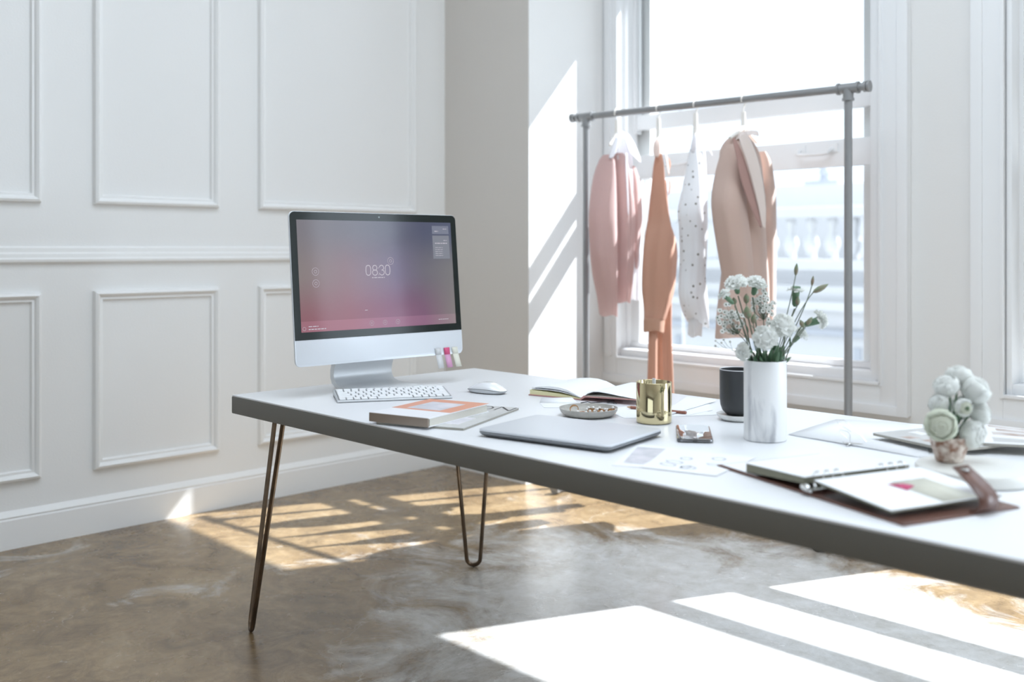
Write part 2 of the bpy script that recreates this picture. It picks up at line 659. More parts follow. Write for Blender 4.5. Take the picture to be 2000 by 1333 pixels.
def window(name, a, b_, left_casing=True, rz0=1.292, rz1=1.396):
    """One tall window: casing, stops, fixed upper light, ventilating strip and lower sash with its handles."""
    root = struct_root(name, ((a + b_) / 2, WY, 0))
    org = root.location

    def part(nm, mbx, mat=m_frame, **kw):
        return mbx.build(nm, mat, root, origin=org, **kw)
    ca = -2.972 if left_casing else a - 0.11
    cb = b_ + 0.142
    xi = b_ + 0.04
    lx = a + 0.03 if left_casing else a - 0.01
    part('casing_side', MB().box(ca, lx, 3.452, WY, 0.39, 2.44), bevel=0.003)
    part('casing_side', MB().box(xi, cb, 3.452, WY, 0.39, 2.44), bevel=0.003)
    m1 = MB().box(cb - 0.036, cb + 0.001, 3.443, 3.46, 0.389, 2.44)
    part('casing_bead', m1, bevel=0.002)
    part('casing_bead', MB().box(xi - 0.003, xi + 0.007, 3.446, 3.46, 0.49, 2.44), bevel=0.002)
    if not left_casing:
        part('casing_bead', MB().box(a - 0.111, a - 0.074, 3.443, 3.46, 0.389, 2.44), bevel=0.002)
        part('casing_bead', MB().box(a - 0.018, a - 0.007, 3.446, 3.46, 0.49, 2.44), bevel=0.002)
    else:
        part('casing_bead', MB().box(ca + 0.012, ca + 0.045, 3.440, 3.46, 0.50, 2.44), bevel=0.004)
    part('casing_bottom', MB().box(lx, xi, 3.4525, WY, 0.39, 0.50), bevel=0.002)
    part('casing_bead', MB().box(ca, cb, 3.4435, 3.46, 0.388, 0.422), bevel=0.002)
    part('casing_bead', MB().box(lx, xi + 0.004, 3.446, 3.46, 0.492, 0.503), bevel=0.002)
    # stops lining the opening
    part('stop', MB().box(b_ - 0.002, xi, 3.472, 3.62, 0.50, Z1), bevel=0.004)
    part('stop', MB().box(b_ - 0.018, b_, 3.495, 3.555, 0.535, Z1), bevel=0.003)
    part('stop', MB().box(a - 0.005, a + 0.012, 3.47, 3.62, 0.50, Z1), bevel=0.004)
    part('stop', MB().box(a + 0.01, a + 0.026, 3.535, 3.60, 0.535, Z1), bevel=0.003)
    part('stop', MB().box(a, b_, 3.48, 3.62, 0.50, 0.535), bevel=0.004)
    # fixed frame above
    part('upper_frame', MB().box(a + 0.012, a + 0.034, 3.575, 3.625, 1.50, Z1), bevel=0.003)
    part('upper_frame', MB().box(b_ - 0.03, b_ - 0.002, 3.56, 3.625, 1.50, Z1), bevel=0.003)
    part('upper_frame', MB().box(a + 0.03, b_, 3.575, 3.625, 2.31, Z1), bevel=0.003)
    part('transom_bar', MB().box(a + 0.02, b_, 3.59, 3.638, 1.516, 1.582), bevel=0.004)
    # lower sash
    sx0, sx1 = a + 0.024, b_ - 0.006
    part('sash_stile', MB().box(sx0, sx0 + 0.050, 3.558, 3.583, 0.536, rz1), bevel=0.003)
    part('sash_stile', MB().box(sx1 - 0.04, sx1, 3.558, 3.583, 0.536, rz1), bevel=0.003)
    part('sash_rail', MB().box(sx0, sx1, 3.556, 3.583, rz0, rz1), bevel=0.004)
    part('sash_rail', MB().box(sx0, sx1, 3.552, 3.583, 0.536, 0.560), bevel=0.004)
    for zz0, zz1, yg in ((0.556, rz0 + 0.004, 3.571), (rz1 - 0.002, 1.52, 3.600), (1.578, 2.315, 3.602)):
        part('pane', MB().box(a + 0.03, b_ - 0.018, yg - 0.002, yg + 0.002, zz0, zz1), m_glass, smooth=0)
    hz = (rz0 + rz1) / 2 + 0.012
    for hx in (b_ - 0.265, a + 0.28):
        hm = MB()
        hm.tube([(hx - 0.068, 3.557, hz + 0.008), (hx - 0.068, 3.54, hz), (hx - 0.06, 3.526, hz - 0.012), (hx - 0.03, 3.522, hz - 0.015),
                 (hx + 0.03, 3.522, hz - 0.015), (hx + 0.06, 3.526, hz - 0.012), (hx + 0.068, 3.54, hz), (hx + 0.068, 3.557, hz + 0.008)], 0.007, 8)
        hm.box(hx - 0.09, hx - 0.046, 3.549, 3.557, hz - 0.008, hz + 0.024)
        hm.box(hx + 0.046, hx + 0.09, 3.549, 3.557, hz - 0.008, hz + 0.024)
        part('sash_handle', hm)
    return root


window('window_1', OPEN[0][0], OPEN[0][1], True)
for k in (1, 2, 3):
    window('window_%d' % (k + 1), OPEN[k][0], OPEN[k][1], False, 1.13, 1.235)

# ------------------------------------------------------------------ outside the window
tag(MB().box(-60, 60, 3.9, 60, -3.2, -3.0).build('terrace', m_ground), kind='structure')  # unseen pale ground added to bounce sun onto the house front
bal = thing('balustrade_house', 'white classical house front with a stone balustrade seen through the window', 'building', (-6.7, 12.0, -3.0))
bo = (-6.7, 12.0, -3.0)
MB().box(-18, 6, 12.02, 14, -3.0, 0.5).build('wall', m_plaster, bal, origin=bo, smooth=0)
MB().box(-18, 6, 13.2, 14, 0.5, 1.9).build('upper_wall', m_plaster, bal, origin=bo, smooth=0)
MB().box(-18, 6, 11.85, 12.3, 1.38, 1.52).build('handrail', m_plaster, bal, origin=bo, bevel=0.02)
MB().box(-18, 6, 11.86, 12.3, 0.70, 0.84).build('plinth', m_plaster, bal, origin=bo, bevel=0.02)
MB().box(-18, 6, 11.86, 12.1, 0.18, 0.30).build('cornice', m_plaster, bal, origin=bo, bevel=0.02)
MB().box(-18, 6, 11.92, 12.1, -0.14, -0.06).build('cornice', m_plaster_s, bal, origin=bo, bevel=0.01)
bp = [(0.05, 0.0), (0.07, 0.03), (0.06, 0.07), (0.085, 0.14), (0.10, 0.20), (0.085, 0.27), (0.05, 0.33), (0.045, 0.40), (0.065, 0.45), (0.07, 0.50), (0.05, 0.54)]
b0 = None
x = -17.6
while x < 5.8:
    if abs(((x + 5.95) / 2.4) - round((x + 5.95) / 2.4)) < 0.09:
        MB().box(x - 0.13, x + 0.16, 11.9, 12.25, 0.84, 1.38).build('pedestal', m_plaster, bal, origin=bo, bevel=0.01)
    else:
        if b0 is None:
            b0 = MB().lathe(bp, 14, (0, 0, 0)).build('baluster', m_plaster, bal)
            o = b0
        else:
            o = b0.copy()
            COL.objects.link(o)
        o.location = (x - bo[0], 0.07, 3.84)
    x += 0.30
for x in (-6.12, -5.2, -7.6, -8.9, -10.4):
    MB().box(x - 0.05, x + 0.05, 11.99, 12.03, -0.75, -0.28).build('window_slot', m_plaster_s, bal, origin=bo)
far = thing('rooftop_house', 'pale grey rooftop block with a chimney behind the balustrade', 'building', (-12.3, 22.0, -3.0))
fo = (-12.3, 22.0, -3.0)
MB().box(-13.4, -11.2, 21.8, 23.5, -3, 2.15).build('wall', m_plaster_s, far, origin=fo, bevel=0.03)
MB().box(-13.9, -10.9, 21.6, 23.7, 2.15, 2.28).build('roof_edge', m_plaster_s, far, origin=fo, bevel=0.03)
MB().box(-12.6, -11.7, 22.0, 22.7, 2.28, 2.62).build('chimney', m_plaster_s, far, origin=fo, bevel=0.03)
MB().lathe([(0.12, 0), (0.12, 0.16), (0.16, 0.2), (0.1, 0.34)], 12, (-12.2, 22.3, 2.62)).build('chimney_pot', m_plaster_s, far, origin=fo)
lamp = thing('street_lamp', 'small grey street lamp on a thin arm outside the upper pane', 'lamp', (-7.9, 10.0, 3.02))
lo = (-7.9, 10.0, 3.02)
MB().rings([[(-7.99 + 0.0, 10 + 0.05 * math.cos(a_), 3.03 + 0.02 * math.sin(a_)) for a_ in [2 * PI * q / 10 for q in range(10)]],
            [(-7.9, 10 + 0.08 * math.cos(a_), 3.02 + 0.045 * math.sin(a_)) for a_ in [2 * PI * q / 10 for q in range(10)]],
            [(-7.78, 10 + 0.06 * math.cos(a_), 2.985 + 0.03 * math.sin(a_)) for a_ in [2 * PI * q / 10 for q in range(10)]]]).build('lamp_head', m_lampgrey, lamp, origin=lo)
MB().tube([(-7.78, 10, 2.985), (-7.5, 10, 2.90), (-7.35, 10.0, 2.6), (-7.33, 10, -2.99)], 0.012, 6).build('arm', m_plaster, lamp, origin=lo)

# ------------------------------------------------------------------ the table
TX0, TX1, TY0, TY1 = -2.341, 0.15, 1.275, 2.105
tb = thing('work_table', 'long white table with a grey edge and hairpin legs', 'table', (-1.1, 1.69, 0))
to = (-1.1, 1.69, 0)
MB().box(TX0 + 0.001, TX1 - 0.001, TY0 + 0.001, TY1 - 0.001, T - 0.004, T).build('tabletop', m_white, tb, origin=to, bevel=0.0015)
MB().box(TX0, TX1, TY0, TY1, T - 0.047, T - 0.0035).build('edge_band', m_slab, tb, origin=to, bevel=0.004)


def hairpin(foot, a, b_):
    fx, fy = foot
    A, B = Vector((a[0], a[1], 0.561)), Vector((b_[0], b_[1], 0.561))
    c0 = Vector((fx, fy, 0.0065))
    side = (A - B)
    side.z = 0
    side.normalize()
    up = ((A + B) / 2 - c0).normalized()
    rad = 0.021
    cen = c0 + up * rad
    pts = [A]
    for q in range(0, 9):
        an = PI * q / 8
        pts.append(cen + side * rad * math.cos(an) - up * rad * math.sin(an))
    pts.append(B)
    mbx = MB()
    mbx.tube(pts, 0.0062, 10)
    leg = mbx.build('leg', m_bronze, tb, origin=to)
    cx_, cy_ = (a[0] + b_[0]) / 2, (a[1] + b_[1]) / 2
    MB().box(cx_ - 0.05, cx_ + 0.05, cy_ - 0.04, cy_ + 0.04, 0.556, 0.5612).build('mounting_plate', m_bronze, leg, origin=to, bevel=0.001)


hairpin((-2.3173, 1.3164), (-2.325, 1.395), (-2.205, 1.345))
hairpin((-2.3135, 2.0773), (-2.309, 1.980), (-2.222, 2.070))
hairpin((0.12, 1.3164), (0.12, 1.395), (0.01, 1.345))
hairpin((0.12, 2.0773), (0.115, 1.980), (0.03, 2.070))

# ------------------------------------------------------------------ desktop computer
MY = math.radians(87.7)
pc = thing('desktop_computer', 'slim all-in-one desktop computer showing a clock on a purple and pink screen', 'computer', (-2.1412, 1.6093, T), MY)
TI = 0.092
CS, SN = math.cos(TI), math.sin(TI)
BH, BW, BZ = 0.3887, 0.528, 0.0791


def tl(x, d, hh):
    """Point of the tilted body: x along the screen, d backwards, hh up the face from the chin's lower edge."""
    return (x, hh * SN + d * CS, BZ + hh * CS - d * SN)


def rrect(x0, x1, h0, h1, r, d, n=5):
    out = []
    for cx_, ch, a0 in ((x1 - r, h1 - r, 0), (x0 + r, h1 - r, PI / 2), (x0 + r, h0 + r, PI), (x1 - r, h0 + r, 1.5 * PI)):
        for q in range(n + 1):
            an = a0 + PI / 2 * q / n
            out.append(tl(cx_ + r * math.cos(an), d, ch + r * math.sin(an)))
    return out


def ins(k_, d):
    return rrect(-BW / 2 + k_, BW / 2 - k_, k_, BH - k_, 0.0145, d)


body = MB().rings([ins(0.0006, 0.0), ins(0, 0.0006), ins(0, 0.0052), ins(0.012, 0.008), ins(0.05, 0.018), ins(0.10, 0.030), ins(0.14, 0.036)]).build('body', m_chin, pc, smooth=40)
gl = MB()
CH = 0.0655


def top_round(x0, x1, h0, h1, r, d, n=5):
    out = [tl(x0, d, h0), tl(x1, d, h0)]
    for cx_, ch, a0 in ((x1 - r, h1 - r, 0), (x0 + r, h1 - r, PI / 2)):
        for q in range(n + 1):
            an = a0 + PI / 2 * q / n
            out.append(tl(cx_ + r * math.cos(an), d, ch + r * math.sin(an)))
    return out


gl.rings([top_round(-BW / 2 + 0.0012, BW / 2 - 0.0012, CH, BH - 0.0012, 0.0135, 0.0004), top_round(-BW / 2 + 0.0012, BW / 2 - 0.0012, CH, BH - 0.0012, 0.0135, -0.0010)])
bez = gl.build('screen_glass', m_black, pc, smooth=30)
cm = MB().rings([[tl(0.004 + 0.0024 * math.cos(2 * PI * q / 12), d, 0.378 + 0.0024 * math.sin(2 * PI * q / 12)) for q in range(12)] for d in (-0.0009, -0.0013)])
cm.build('camera_lens', M('camera_lens', (120, 130, 128), rough=0.2), bez)

# the lit display
DX0, DX1, DH0, DH1 = -0.2445, 0.2445, 0.0848, 0.3672


def display_material():
    m = bpy.data.materials.new('lit_display')
    m.use_nodes = True
    nt = m.node_tree
    L = nt.links.new
    b = nt.nodes['Principled BSDF']
    b.inputs['Base Color'].default_value = rgb((20, 20, 22))
    b.inputs['Roughness'].default_value = 0.09
    b.inputs['Specular IOR Level'].default_value = 0.28
    tc = N(nt, 'ShaderNodeTexCoord')
    sx = N(nt, 'ShaderNodeSeparateXYZ')
    L(tc.outputs['Generated'], sx.inputs[0])

    def ramp(src, stops):
        r = N(nt, 'ShaderNodeValToRGB')
        e = r.color_ramp.elements
        while len(e) < len(stops):
            e.new(0.5)
        for i, (p, c) in enumerate(stops):
            e[i].position = p
            e[i].color = rgb(c)
        L(src, r.inputs['Fac'])
        return r.outputs[0]

    top = ramp(sx.outputs['X'], [(0, (140, 135, 142)), (0.5, (112, 112, 130)), (0.8, (92, 96, 122)), (1, (98, 106, 132))])
    mid = ramp(sx.outputs['X'], [(0, (154, 142, 140)), (0.28, (152, 120, 130)), (0.6, (120, 104, 138)), (0.8, (126, 122, 134)), (1, (142, 140, 142))])
    low = ramp(sx.outputs['X'], [(0, (160, 104, 114)), (0.3, (160, 88, 106)), (0.55, (146, 78, 116)), (0.78, (142, 100, 130)), (1, (152, 144, 144))])  # right ends of mid and low greyed by a painted window reflection

    def mix(fac, a, c):
        x = N(nt, 'ShaderNodeMix')
        x.data_type = 'RGBA'
        L(fac, x.inputs[0])
        L(a, x.inputs[6])
        L(c, x.inputs[7])
        return x.outputs[2]

    def mr(lo_, hi_):
        r = N(nt, 'ShaderNodeMapRange')
        r.interpolation_type = 'SMOOTHSTEP'
        L(sx.outputs['Z'], r.inputs[0])
        r.inputs[1].default_value = lo_
        r.inputs[2].default_value = hi_
        return r.outputs[0]
    c = mix(mr(0.05, 0.55), low, mid)
    c = mix(mr(0.5, 0.95), c, top)
    bar = N(nt, 'ShaderNodeMath')
    bar.operation = 'LESS_THAN'
    L(sx.outputs['Z'], bar.inputs[0])
    bar.inputs[1].default_value = 0.095
    add = N(nt, 'ShaderNodeMix')
    add.data_type = 'RGBA'
    add.blend_type = 'ADD'
    L(bar.outputs[0], add.inputs[0])
    L(c, add.inputs[6])
    add.inputs[7].default_value = (0.10, 0.045, 0.065, 1)
    L(add.outputs[2], b.inputs['Emission Color'])
    b.inputs['Emission Strength'].default_value = 0.62
    return m


dp = MB().rings([[tl(DX0, d, DH0), tl(DX1, d, DH0), tl(DX1, d, DH1), tl(DX0, d, DH1)] for d in (-0.0008, -0.0013)])
disp = dp.build('display', display_material(), pc, smooth=0)


def emit(name, c, s=0.8):
    m = bpy.data.materials.new(name)
    m.use_nodes = True
    b = m.node_tree.nodes['Principled BSDF']
    b.inputs['Base Color'].default_value = (0.02, 0.02, 0.02, 1)
    b.inputs['Emission Color'].default_value = rgb(c)
    b.inputs['Emission Strength'].default_value = s
    return m


m_uiw = emit('screen_text', (222, 214, 226), 0.62)
m_uid = emit('screen_text_dim', (178, 166, 178), 0.8)
m_uip = emit('screen_card', (110, 114, 134), 0.75)
m_uip2 = emit('screen_card_pale', (120, 122, 134), 0.75)
TD = -0.0015


def stroke(mbx, pts, wd, closed=False):
    """Flat pen stroke on the display; pts in display metres (x, h)."""
    n = len(pts)
    a_, b2 = [], []
    for i in range(n):
        p = Vector(pts[i])
        q0 = Vector(pts[(i - 1) % n] if closed else pts[max(i - 1, 0)])
        q1 = Vector(pts[(i + 1) % n] if closed else pts[min(i + 1, n - 1)])
        t = (q1 - q0).normalized()
        nn = Vector((-t.y, t.x)) * wd / 2
        a_.append(p + nn)
        b2.append(p - nn)
    if closed:
        a_.append(a_[0])
        b2.append(b2[0])
    mbx.grid([[tl(p.x, TD, p.y) for p in a_], [tl(p.x, TD, p.y) for p in b2]])


def ell(cx_, ch, rx, rh, n=26, a0=0.0, a1=2 * PI):
    cl = abs(a1 - a0 - 2 * PI) < 1e-6
    mnum = n if cl else n + 1
    return [(cx_ + rx * math.cos(a0 + (a1 - a0) * q / n), ch + rh * math.sin(a0 + (a1 - a0) * q / n)) for q in range(mnum)]


def sup(cx_, ch, rx, rh, n=30):
    out = []
    for q in range(n):
        a_ = 2 * PI * q / n
        c_, s_ = math.cos(a_), math.sin(a_)
        out.append((cx_ + rx * math.copysign(abs(c_) ** 0.75, c_), ch + rh * math.copysign(abs(s_) ** 0.75, s_)))
    return out


ck = MB()
HC, WD = 0.237, 0.0022
x0 = -0.0385
stroke(ck, sup(x0, HC, 0.0075, 0.013), WD, True)                        # 0
stroke(ck, ell(x0 + 0.0205, HC + 0.0062, 0.0066, 0.0066), WD, True)     # 8
stroke(ck, ell(x0 + 0.0205, HC - 0.0062, 0.0078, 0.0070), WD, True)
for hh in (HC + 0.006, HC - 0.0125):                                    # :
    stroke(ck, [(x0 + 0.0325, hh - 0.001), (x0 + 0.0325, hh + 0.001)], 0.0022)
stroke(ck, ell(x0 + 0.042, HC + 0.0062, 0.0066, 0.0066, 18, -PI / 2, PI * 0.95), WD)   # 3
stroke(ck, ell(x0 + 0.042, HC - 0.0062, 0.0078, 0.0070, 18, -PI * 0.95, PI / 2), WD)
stroke(ck, sup(x0 + 0.061, HC, 0.0075, 0.013), WD, True)                # 0
ck.build('clock_digits', m_uiw, disp, smooth=0)
def icon(cx_, ch, R_, r2, wd):
    ic = MB()
    stroke(ic, ell(cx_, ch, R_, R_), wd, True)
    if r2:
        stroke(ic, ell(cx_, ch, r2, r2, 6), wd * 1.2, True)
    ic.build('screen_icon', m_uid, disp, smooth=0)


for cx_, ch in ((-0.197, 0.236), (-0.197, 0.206), (0.0335, 0.261)):
    icon(cx_, ch, 0.0095, 0.0040, 0.0012)
for cx_ in (-0.036, 0.006, 0.047):
    icon(cx_, 0.0985, 0.0062, 0.0018, 0.0010)
icon(-0.236, 0.0935, 0.0042, 0, 0.0010)
tx = MB()


def words(x0_, hh, total, hgt, seed):
    """A line too small to read in the photograph: short strokes of word-like length."""
    rr = random.Random(seed)
    x_ = x0_
    while x_ < x0_ + total:
        l_ = min(rr.uniform(0.004, 0.011), x0_ + total - x_)
        stroke(tx, [(x_, hh), (x_ + l_, hh)], hgt)
        x_ += l_ + 0.0018


words(-0.028, 0.2175, 0.040, 0.0022, 1)
words(-0.224, 0.0985, 0.028, 0.0020, 2)
words(-0.224, 0.0915, 0.052, 0.0024, 3)
words(0.184, 0.098, 0.034, 0.0018, 4)
words(-0.055, 0.133, 0.010, 0.0014, 5)
words(0.186, 0.3425, 0.013, 0.0022, 6)
words(0.216, 0.349, 0.012, 0.0018, 7)
words(0.186, 0.309, 0.042, 0.0024, 8)
words(0.216, 0.317, 0.012, 0.0014, 9)
for q in range(5):
    words(0.186, 0.297 - q * 0.0055, 0.026, 0.0011, 20 + q)
tag(tx.build('screen_text', m_uiw, disp, smooth=0), kind='stuff')
TD = -0.00138
cd = MB()
cd.grid([[tl(0.178, TD, 0.335), tl(0.236, TD, 0.335)], [tl(0.178, TD, 0.3575), tl(0.236, TD, 0.3575)]])
cd.build('screen_card', m_uip, disp, smooth=0)
cd = MB()
cd.grid([[tl(0.178, TD, 0.266), tl(0.236, TD, 0.266)], [tl(0.178, TD, 0.3305), tl(0.236, TD, 0.3305)]])
cd.build('screen_card', m_uip2, disp, smooth=0)

# stand: a bent plate, neck behind the body and foot under it
prof = [(0.040, 0.225), (0.080, 0.165), (0.112, 0.108), (0.130, 0.070), (0.138, 0.045), (0.138, 0.026), (0.130, 0.011), (0.116, 0.0035), (0.095, 0.0005), (-0.025, 0.0005)]
inner = [(-0.025, 0.0055), (0.088, 0.0075), (0.106, 0.012), (0.117, 0.022), (0.121, 0.034), (0.118, 0.050), (0.106, 0.076), (0.088, 0.112), (0.062, 0.165), (0.030, 0.225)]
poly = prof + inner
SW = 0.0935
st = MB()
n = len(poly)
st.add([(-SW + 0.012, d, z) for d, z in poly] + [(SW + 0.012, d, z) for d, z in poly],
       [(i, (i + 1) % n, n + (i + 1) % n, n + i) for i in range(n)] + [tuple([n - 1 - i for i in range(n)][j] for j in range(n)), tuple(n + i for i in range(n))])
st.build('stand', m_stand, pc, smooth=30)


def sticker(label, cat_x, mats, tilt, name='sticky_tab'):
    root = thing(name, label, 'sticky tab', (0, 0, 0))
    root.location = pcM @ Vector(tl(cat_x, -0.0012, 0.006))
    root.rotation_euler = (0, 0, MY)
    wv = 0.0098

    def strip(h0, h1, mat, nm):
        mbx = MB()
        rws = []
        for hh in (h0, (h0 + h1) / 2, h1):
            d = -0.0014 - max(0.0, -hh) * 0.18
            ox = tilt * (0.02 - hh)
            p0 = Vector(tl(cat_x + ox - wv, d, hh)) - Vector(tl(cat_x, -0.0012, 0.006))
            p1 = Vector(tl(cat_x + ox + wv, d, hh)) - Vector(tl(cat_x, -0.0012, 0.006))
            rws.append([tuple(p0), tuple(p1)])
        mbx.grid(rws)
        mbx.build(nm, mat, root, solid=0.0003)
    strip(0.0, 0.019, mats[0], 'sticky_end')
    strip(-0.036, 0.0, mats[1], 'loose_end')


bpy.context.view_layer.update()
pcM = pc.matrix_world.copy()
sticker('white sticky tab hanging from the computer chin, left of the pink one', 0.176, (m_tabwhite, m_tabwhite), 0.06)
sticker('pink sticky tab stuck to the computer chin', 0.206, (m_pink, m_pinkpale), 0.07)
sticker('cream sticky tab on the computer chin by its right corner', 0.234, (m_tabcream, m_tabcream), 0.12)

# ------------------------------------------------------------------ keyboard
kb = thing('keyboard', 'slim aluminium keyboard with white keys in front of the computer', 'keyboard', (-2.0367, 1.3888, T), math.radians(61.2))
KW, KD = 0.2827, 0.115


def kz(y):
    return 0.0055 + y / KD * 0.0115


mb = MB()
pr = [(0.0, 0.001), (0.0, 0.0045), (0.0015, 0.0057), (KD - 0.004, kz(KD) - 0.0002), (KD + 0.001, 0.0155), (KD + 0.002, 0.009), (KD, 0.002), (KD - 0.012, 0.001), (KD - 0.016, 0.006), (0.02, 0.0025)]
mb.rings([[(x_, y, z) for y, z in pr] for x_ in (0.0, KW)])
mb.build('frame', m_alu, kb, bevel=0.0006, segs=1, smooth=30)
MB().add([(0.0035, 0.0035, kz(0.0035) + 0.0002), (KW - 0.0035, 0.0035, kz(0.0035) + 0.0002), (KW - 0.0035, KD - 0.006, kz(KD - 0.006) + 0.0002), (0.0035, KD - 0.006, kz(KD - 0.006) + 0.0002)], [(0, 1, 2, 3)]).build('key_deck', m_kbdeck, kb, smooth=0, solid=0.0002)
rows_ = [
    [1.0] * 4 + [1.25] + [5.0] + [1.25] + [1.0] + [1.0] * 3,
    [2.25] + [1.0] * 10 + [2.25],
    [1.75] + [1.0] * 11 + [1.75],
    [1.5] + [1.0] * 12 + [1.0],
    [1.0] * 13 + [1.5],
    [1.04] * 14,
]
key_cache = {}
y = 0.0045
for ri, row in enumerate(rows_):
    kh = 0.0158 if ri < 5 else 0.0084
    tot = sum(row)
    sc = (KW - 0.009) / tot
    x_ = 0.0045
    for kwid in row:
        wpx = kwid * sc - 0.0032
        ky = (round(wpx, 5), kh)
        if ky not in key_cache:
            kk = MB().box(-wpx / 2, wpx / 2, -kh / 2, kh / 2, -0.0005, 0.0030).build('key', m_keywhite, kb, bevel=0.0007, segs=1, smooth=30)
            key_cache[ky] = kk
        else:
            kk = key_cache[ky].copy()
            COL.objects.link(kk)
        yc = y + kh / 2
        kk.location = (x_ + kwid * sc / 2, yc, kz(yc))
        kk.rotation_euler = (math.atan2(0.0115, KD), 0, 0)
        x_ += kwid * sc
    y += kh + 0.0031

# ------------------------------------------------------------------ mouse
ms = thing('computer_mouse', 'white rounded mouse on the table right of the keyboard', 'mouse', (-1.913, 1.765, T), math.radians(12))
mb = MB()


def mring(z, sx_, sy_, dz=0):
    return [(sx_ * math.copysign(abs(math.cos(a_)) ** 0.8, math.cos(a_)), sy_ * math.copysign(abs(math.sin(a_)) ** 0.8, math.sin(a_)), z + dz * math.cos(a_)) for a_ in [2 * PI * q / 40 for q in range(40)]]


def mtop(t):
    out = []
    for q in range(40):
        a_ = 2 * PI * q / 40
        xx = 0.0565 * t * math.copysign(abs(math.cos(a_)) ** 0.8, math.cos(a_))
        yy = 0.0285 * t * math.copysign(abs(math.sin(a_)) ** 0.8, math.sin(a_))
        arch = 0.0215 * (1 - (xx / 0.062) ** 2)
        zz = 0.007 + arch * math.sqrt(max(0, 1 - (t * 0.94) ** 3.2)) - 0.006 * 0
        out.append((xx, yy, zz if t < 1 else 0.0085 + 0.004 * (1 - (xx / 0.0565) ** 2)))
    return out


mb.rings([mtop(1.0), mtop(0.985), mtop(0.95), mtop(0.88), mtop(0.78), mtop(0.62), mtop(0.42), mtop(0.2), mtop(0.05)], cap0=False)
mb.build('shell', m_mouse, ms, smooth=60)
mb = MB().rings([mring(0.0006, 0.044, 0.022), mring(0.003, 0.051, 0.026), [(px_, py_, pz_ - 0.0012) for px_, py_, pz_ in mtop(1.0)]])
mb.build('base', m_alu, ms)
mb = MB().rings([[(px_ * 1.002, py_ * 1.002, pz_ - 0.0012) for px_, py_, pz_ in mtop(1.0)], [(px_ * 1.002, py_ * 1.002, pz_) for px_, py_, pz_ in mtop(1.0)]], cap0=False, cap1=False)
mb.build('seam', m_gap, ms)


# ------------------------------------------------------------------ things printed and bound
def quad_block(mbx, q, z0, z1):
    return mbx.prism(q, z0, z1)


def inset_quad(q, u0, u1, v0, v1):
    """Sub-rectangle of a quad given FL, FR, BR, BL."""
    a_, b2, c_, d_ = [Vector(p) for p in q]

    def P(u, v):
        p = a_ * (1 - u) * (1 - v) + b2 * u * (1 - v) + c_ * u * v + d_ * (1 - u) * v
        return (p.x, p.y)
    return [P(u0, v0), P(u1, v0), P(u1, v1), P(u0, v1)]


def sheet(name, label, cat, q, z, mat=m_paper, thick=0.0004, group=None):
    cx_ = sum(p[0] for p in q) / len(q)
    cy_ = sum(p[1] for p in q) / len(q)
    o = MB().prism(q, z, z + thick).build(name, mat, None, origin=(cx_, cy_, z), smooth=0)
    return tag(o, label, cat, group)


# magazine under the book (width along its front edge, then right edge)
MG = [(-1.7375, 1.2832), (-1.5496, 1.3634), (-1.6597, 1.6297), (-1.8476, 1.5495)]
mg = thing('magazine', 'grey magazine lying under the salmon book near the table edge', 'magazine', (-1.70, 1.456, T))
mo = (-1.70, 1.456, T)
MB().prism(MG, T + 0.0003, T + 0.0046).build('pages', m_magedge, mg, origin=mo, smooth=0)
MGc = inset_quad(MG, -0.004, 1.004, -0.003, 1.003)
MB().prism(MGc, T + 0.0046, T + 0.0052).build('cover', m_mag, mg, origin=mo, smooth=0)
MB().prism(inset_quad(MG, 0.60, 0.86, 0.12, 0.42), T + 0.0052, T + 0.00525).build('cover_print', m_greyprint, mg, origin=mo, smooth=0)
ang = math.atan2(MG[1][1] - MG[0][1], MG[1][0] - MG[0][0])
mt = Matrix.Translation((-1.706 - mo[0], 1.606 - mo[1], 0.0053)) @ Matrix.Rotation(ang + PI, 4, 'Z')
lt = MB()


def flat_stroke(mbx, pts, wd, z, closed=False):
    n_ = len(pts)
    a_, b2 = [], []
    for i in range(n_):
        p = Vector(pts[i])
        q0 = Vector(pts[(i - 1) % n_] if closed else pts[max(i - 1, 0)])
        q1 = Vector(pts[(i + 1) % n_] if closed else pts[min(i + 1, n_ - 1)])
        t = (q1 - q0).normalized()
        nn = Vector((-t.y, t.x)) * wd / 2
        a_.append(p + nn)
        b2.append(p - nn)
    if closed:
        a_.append(a_[0])
        b2.append(b2[0])
    mbx.grid([[(p.x, p.y, z) for p in a_], [(p.x, p.y, z) for p in b2]])


u_ = Vector((MG[1][0] - MG[0][0], MG[1][1] - MG[0][1])).normalized()
v_ = Vector((-u_.y, u_.x))
lc = Vector((-1.716, 1.574))
flat_stroke(lt, [tuple(lc + u_ * (0.020 * math.cos(2 * PI * q / 24)) + v_ * (0.024 * math.sin(2 * PI * q / 24))) for q in range(24)], 0.004, T + 0.00535, True)
nc = lc + u_ * 0.052 + v_ * 0.002
flat_stroke(lt, [tuple(nc + u_ * -0.018 + v_ * -0.024), tuple(nc + u_ * -0.018 + v_ * 0.024)], 0.0035, T + 0.00535)
flat_stroke(lt, [tuple(nc + u_ * -0.018 + v_ * 0.024), tuple(nc + u_ * 0.018 + v_ * -0.024)], 0.0055, T + 0.00537)
flat_stroke(lt, [tuple(nc + u_ * 0.018 + v_ * -0.024), tuple(nc + u_ * 0.018 + v_ * 0.024)], 0.0035, T + 0.00535)
lt.build('title_letters', m_ink, mg, origin=mo, smooth=0)

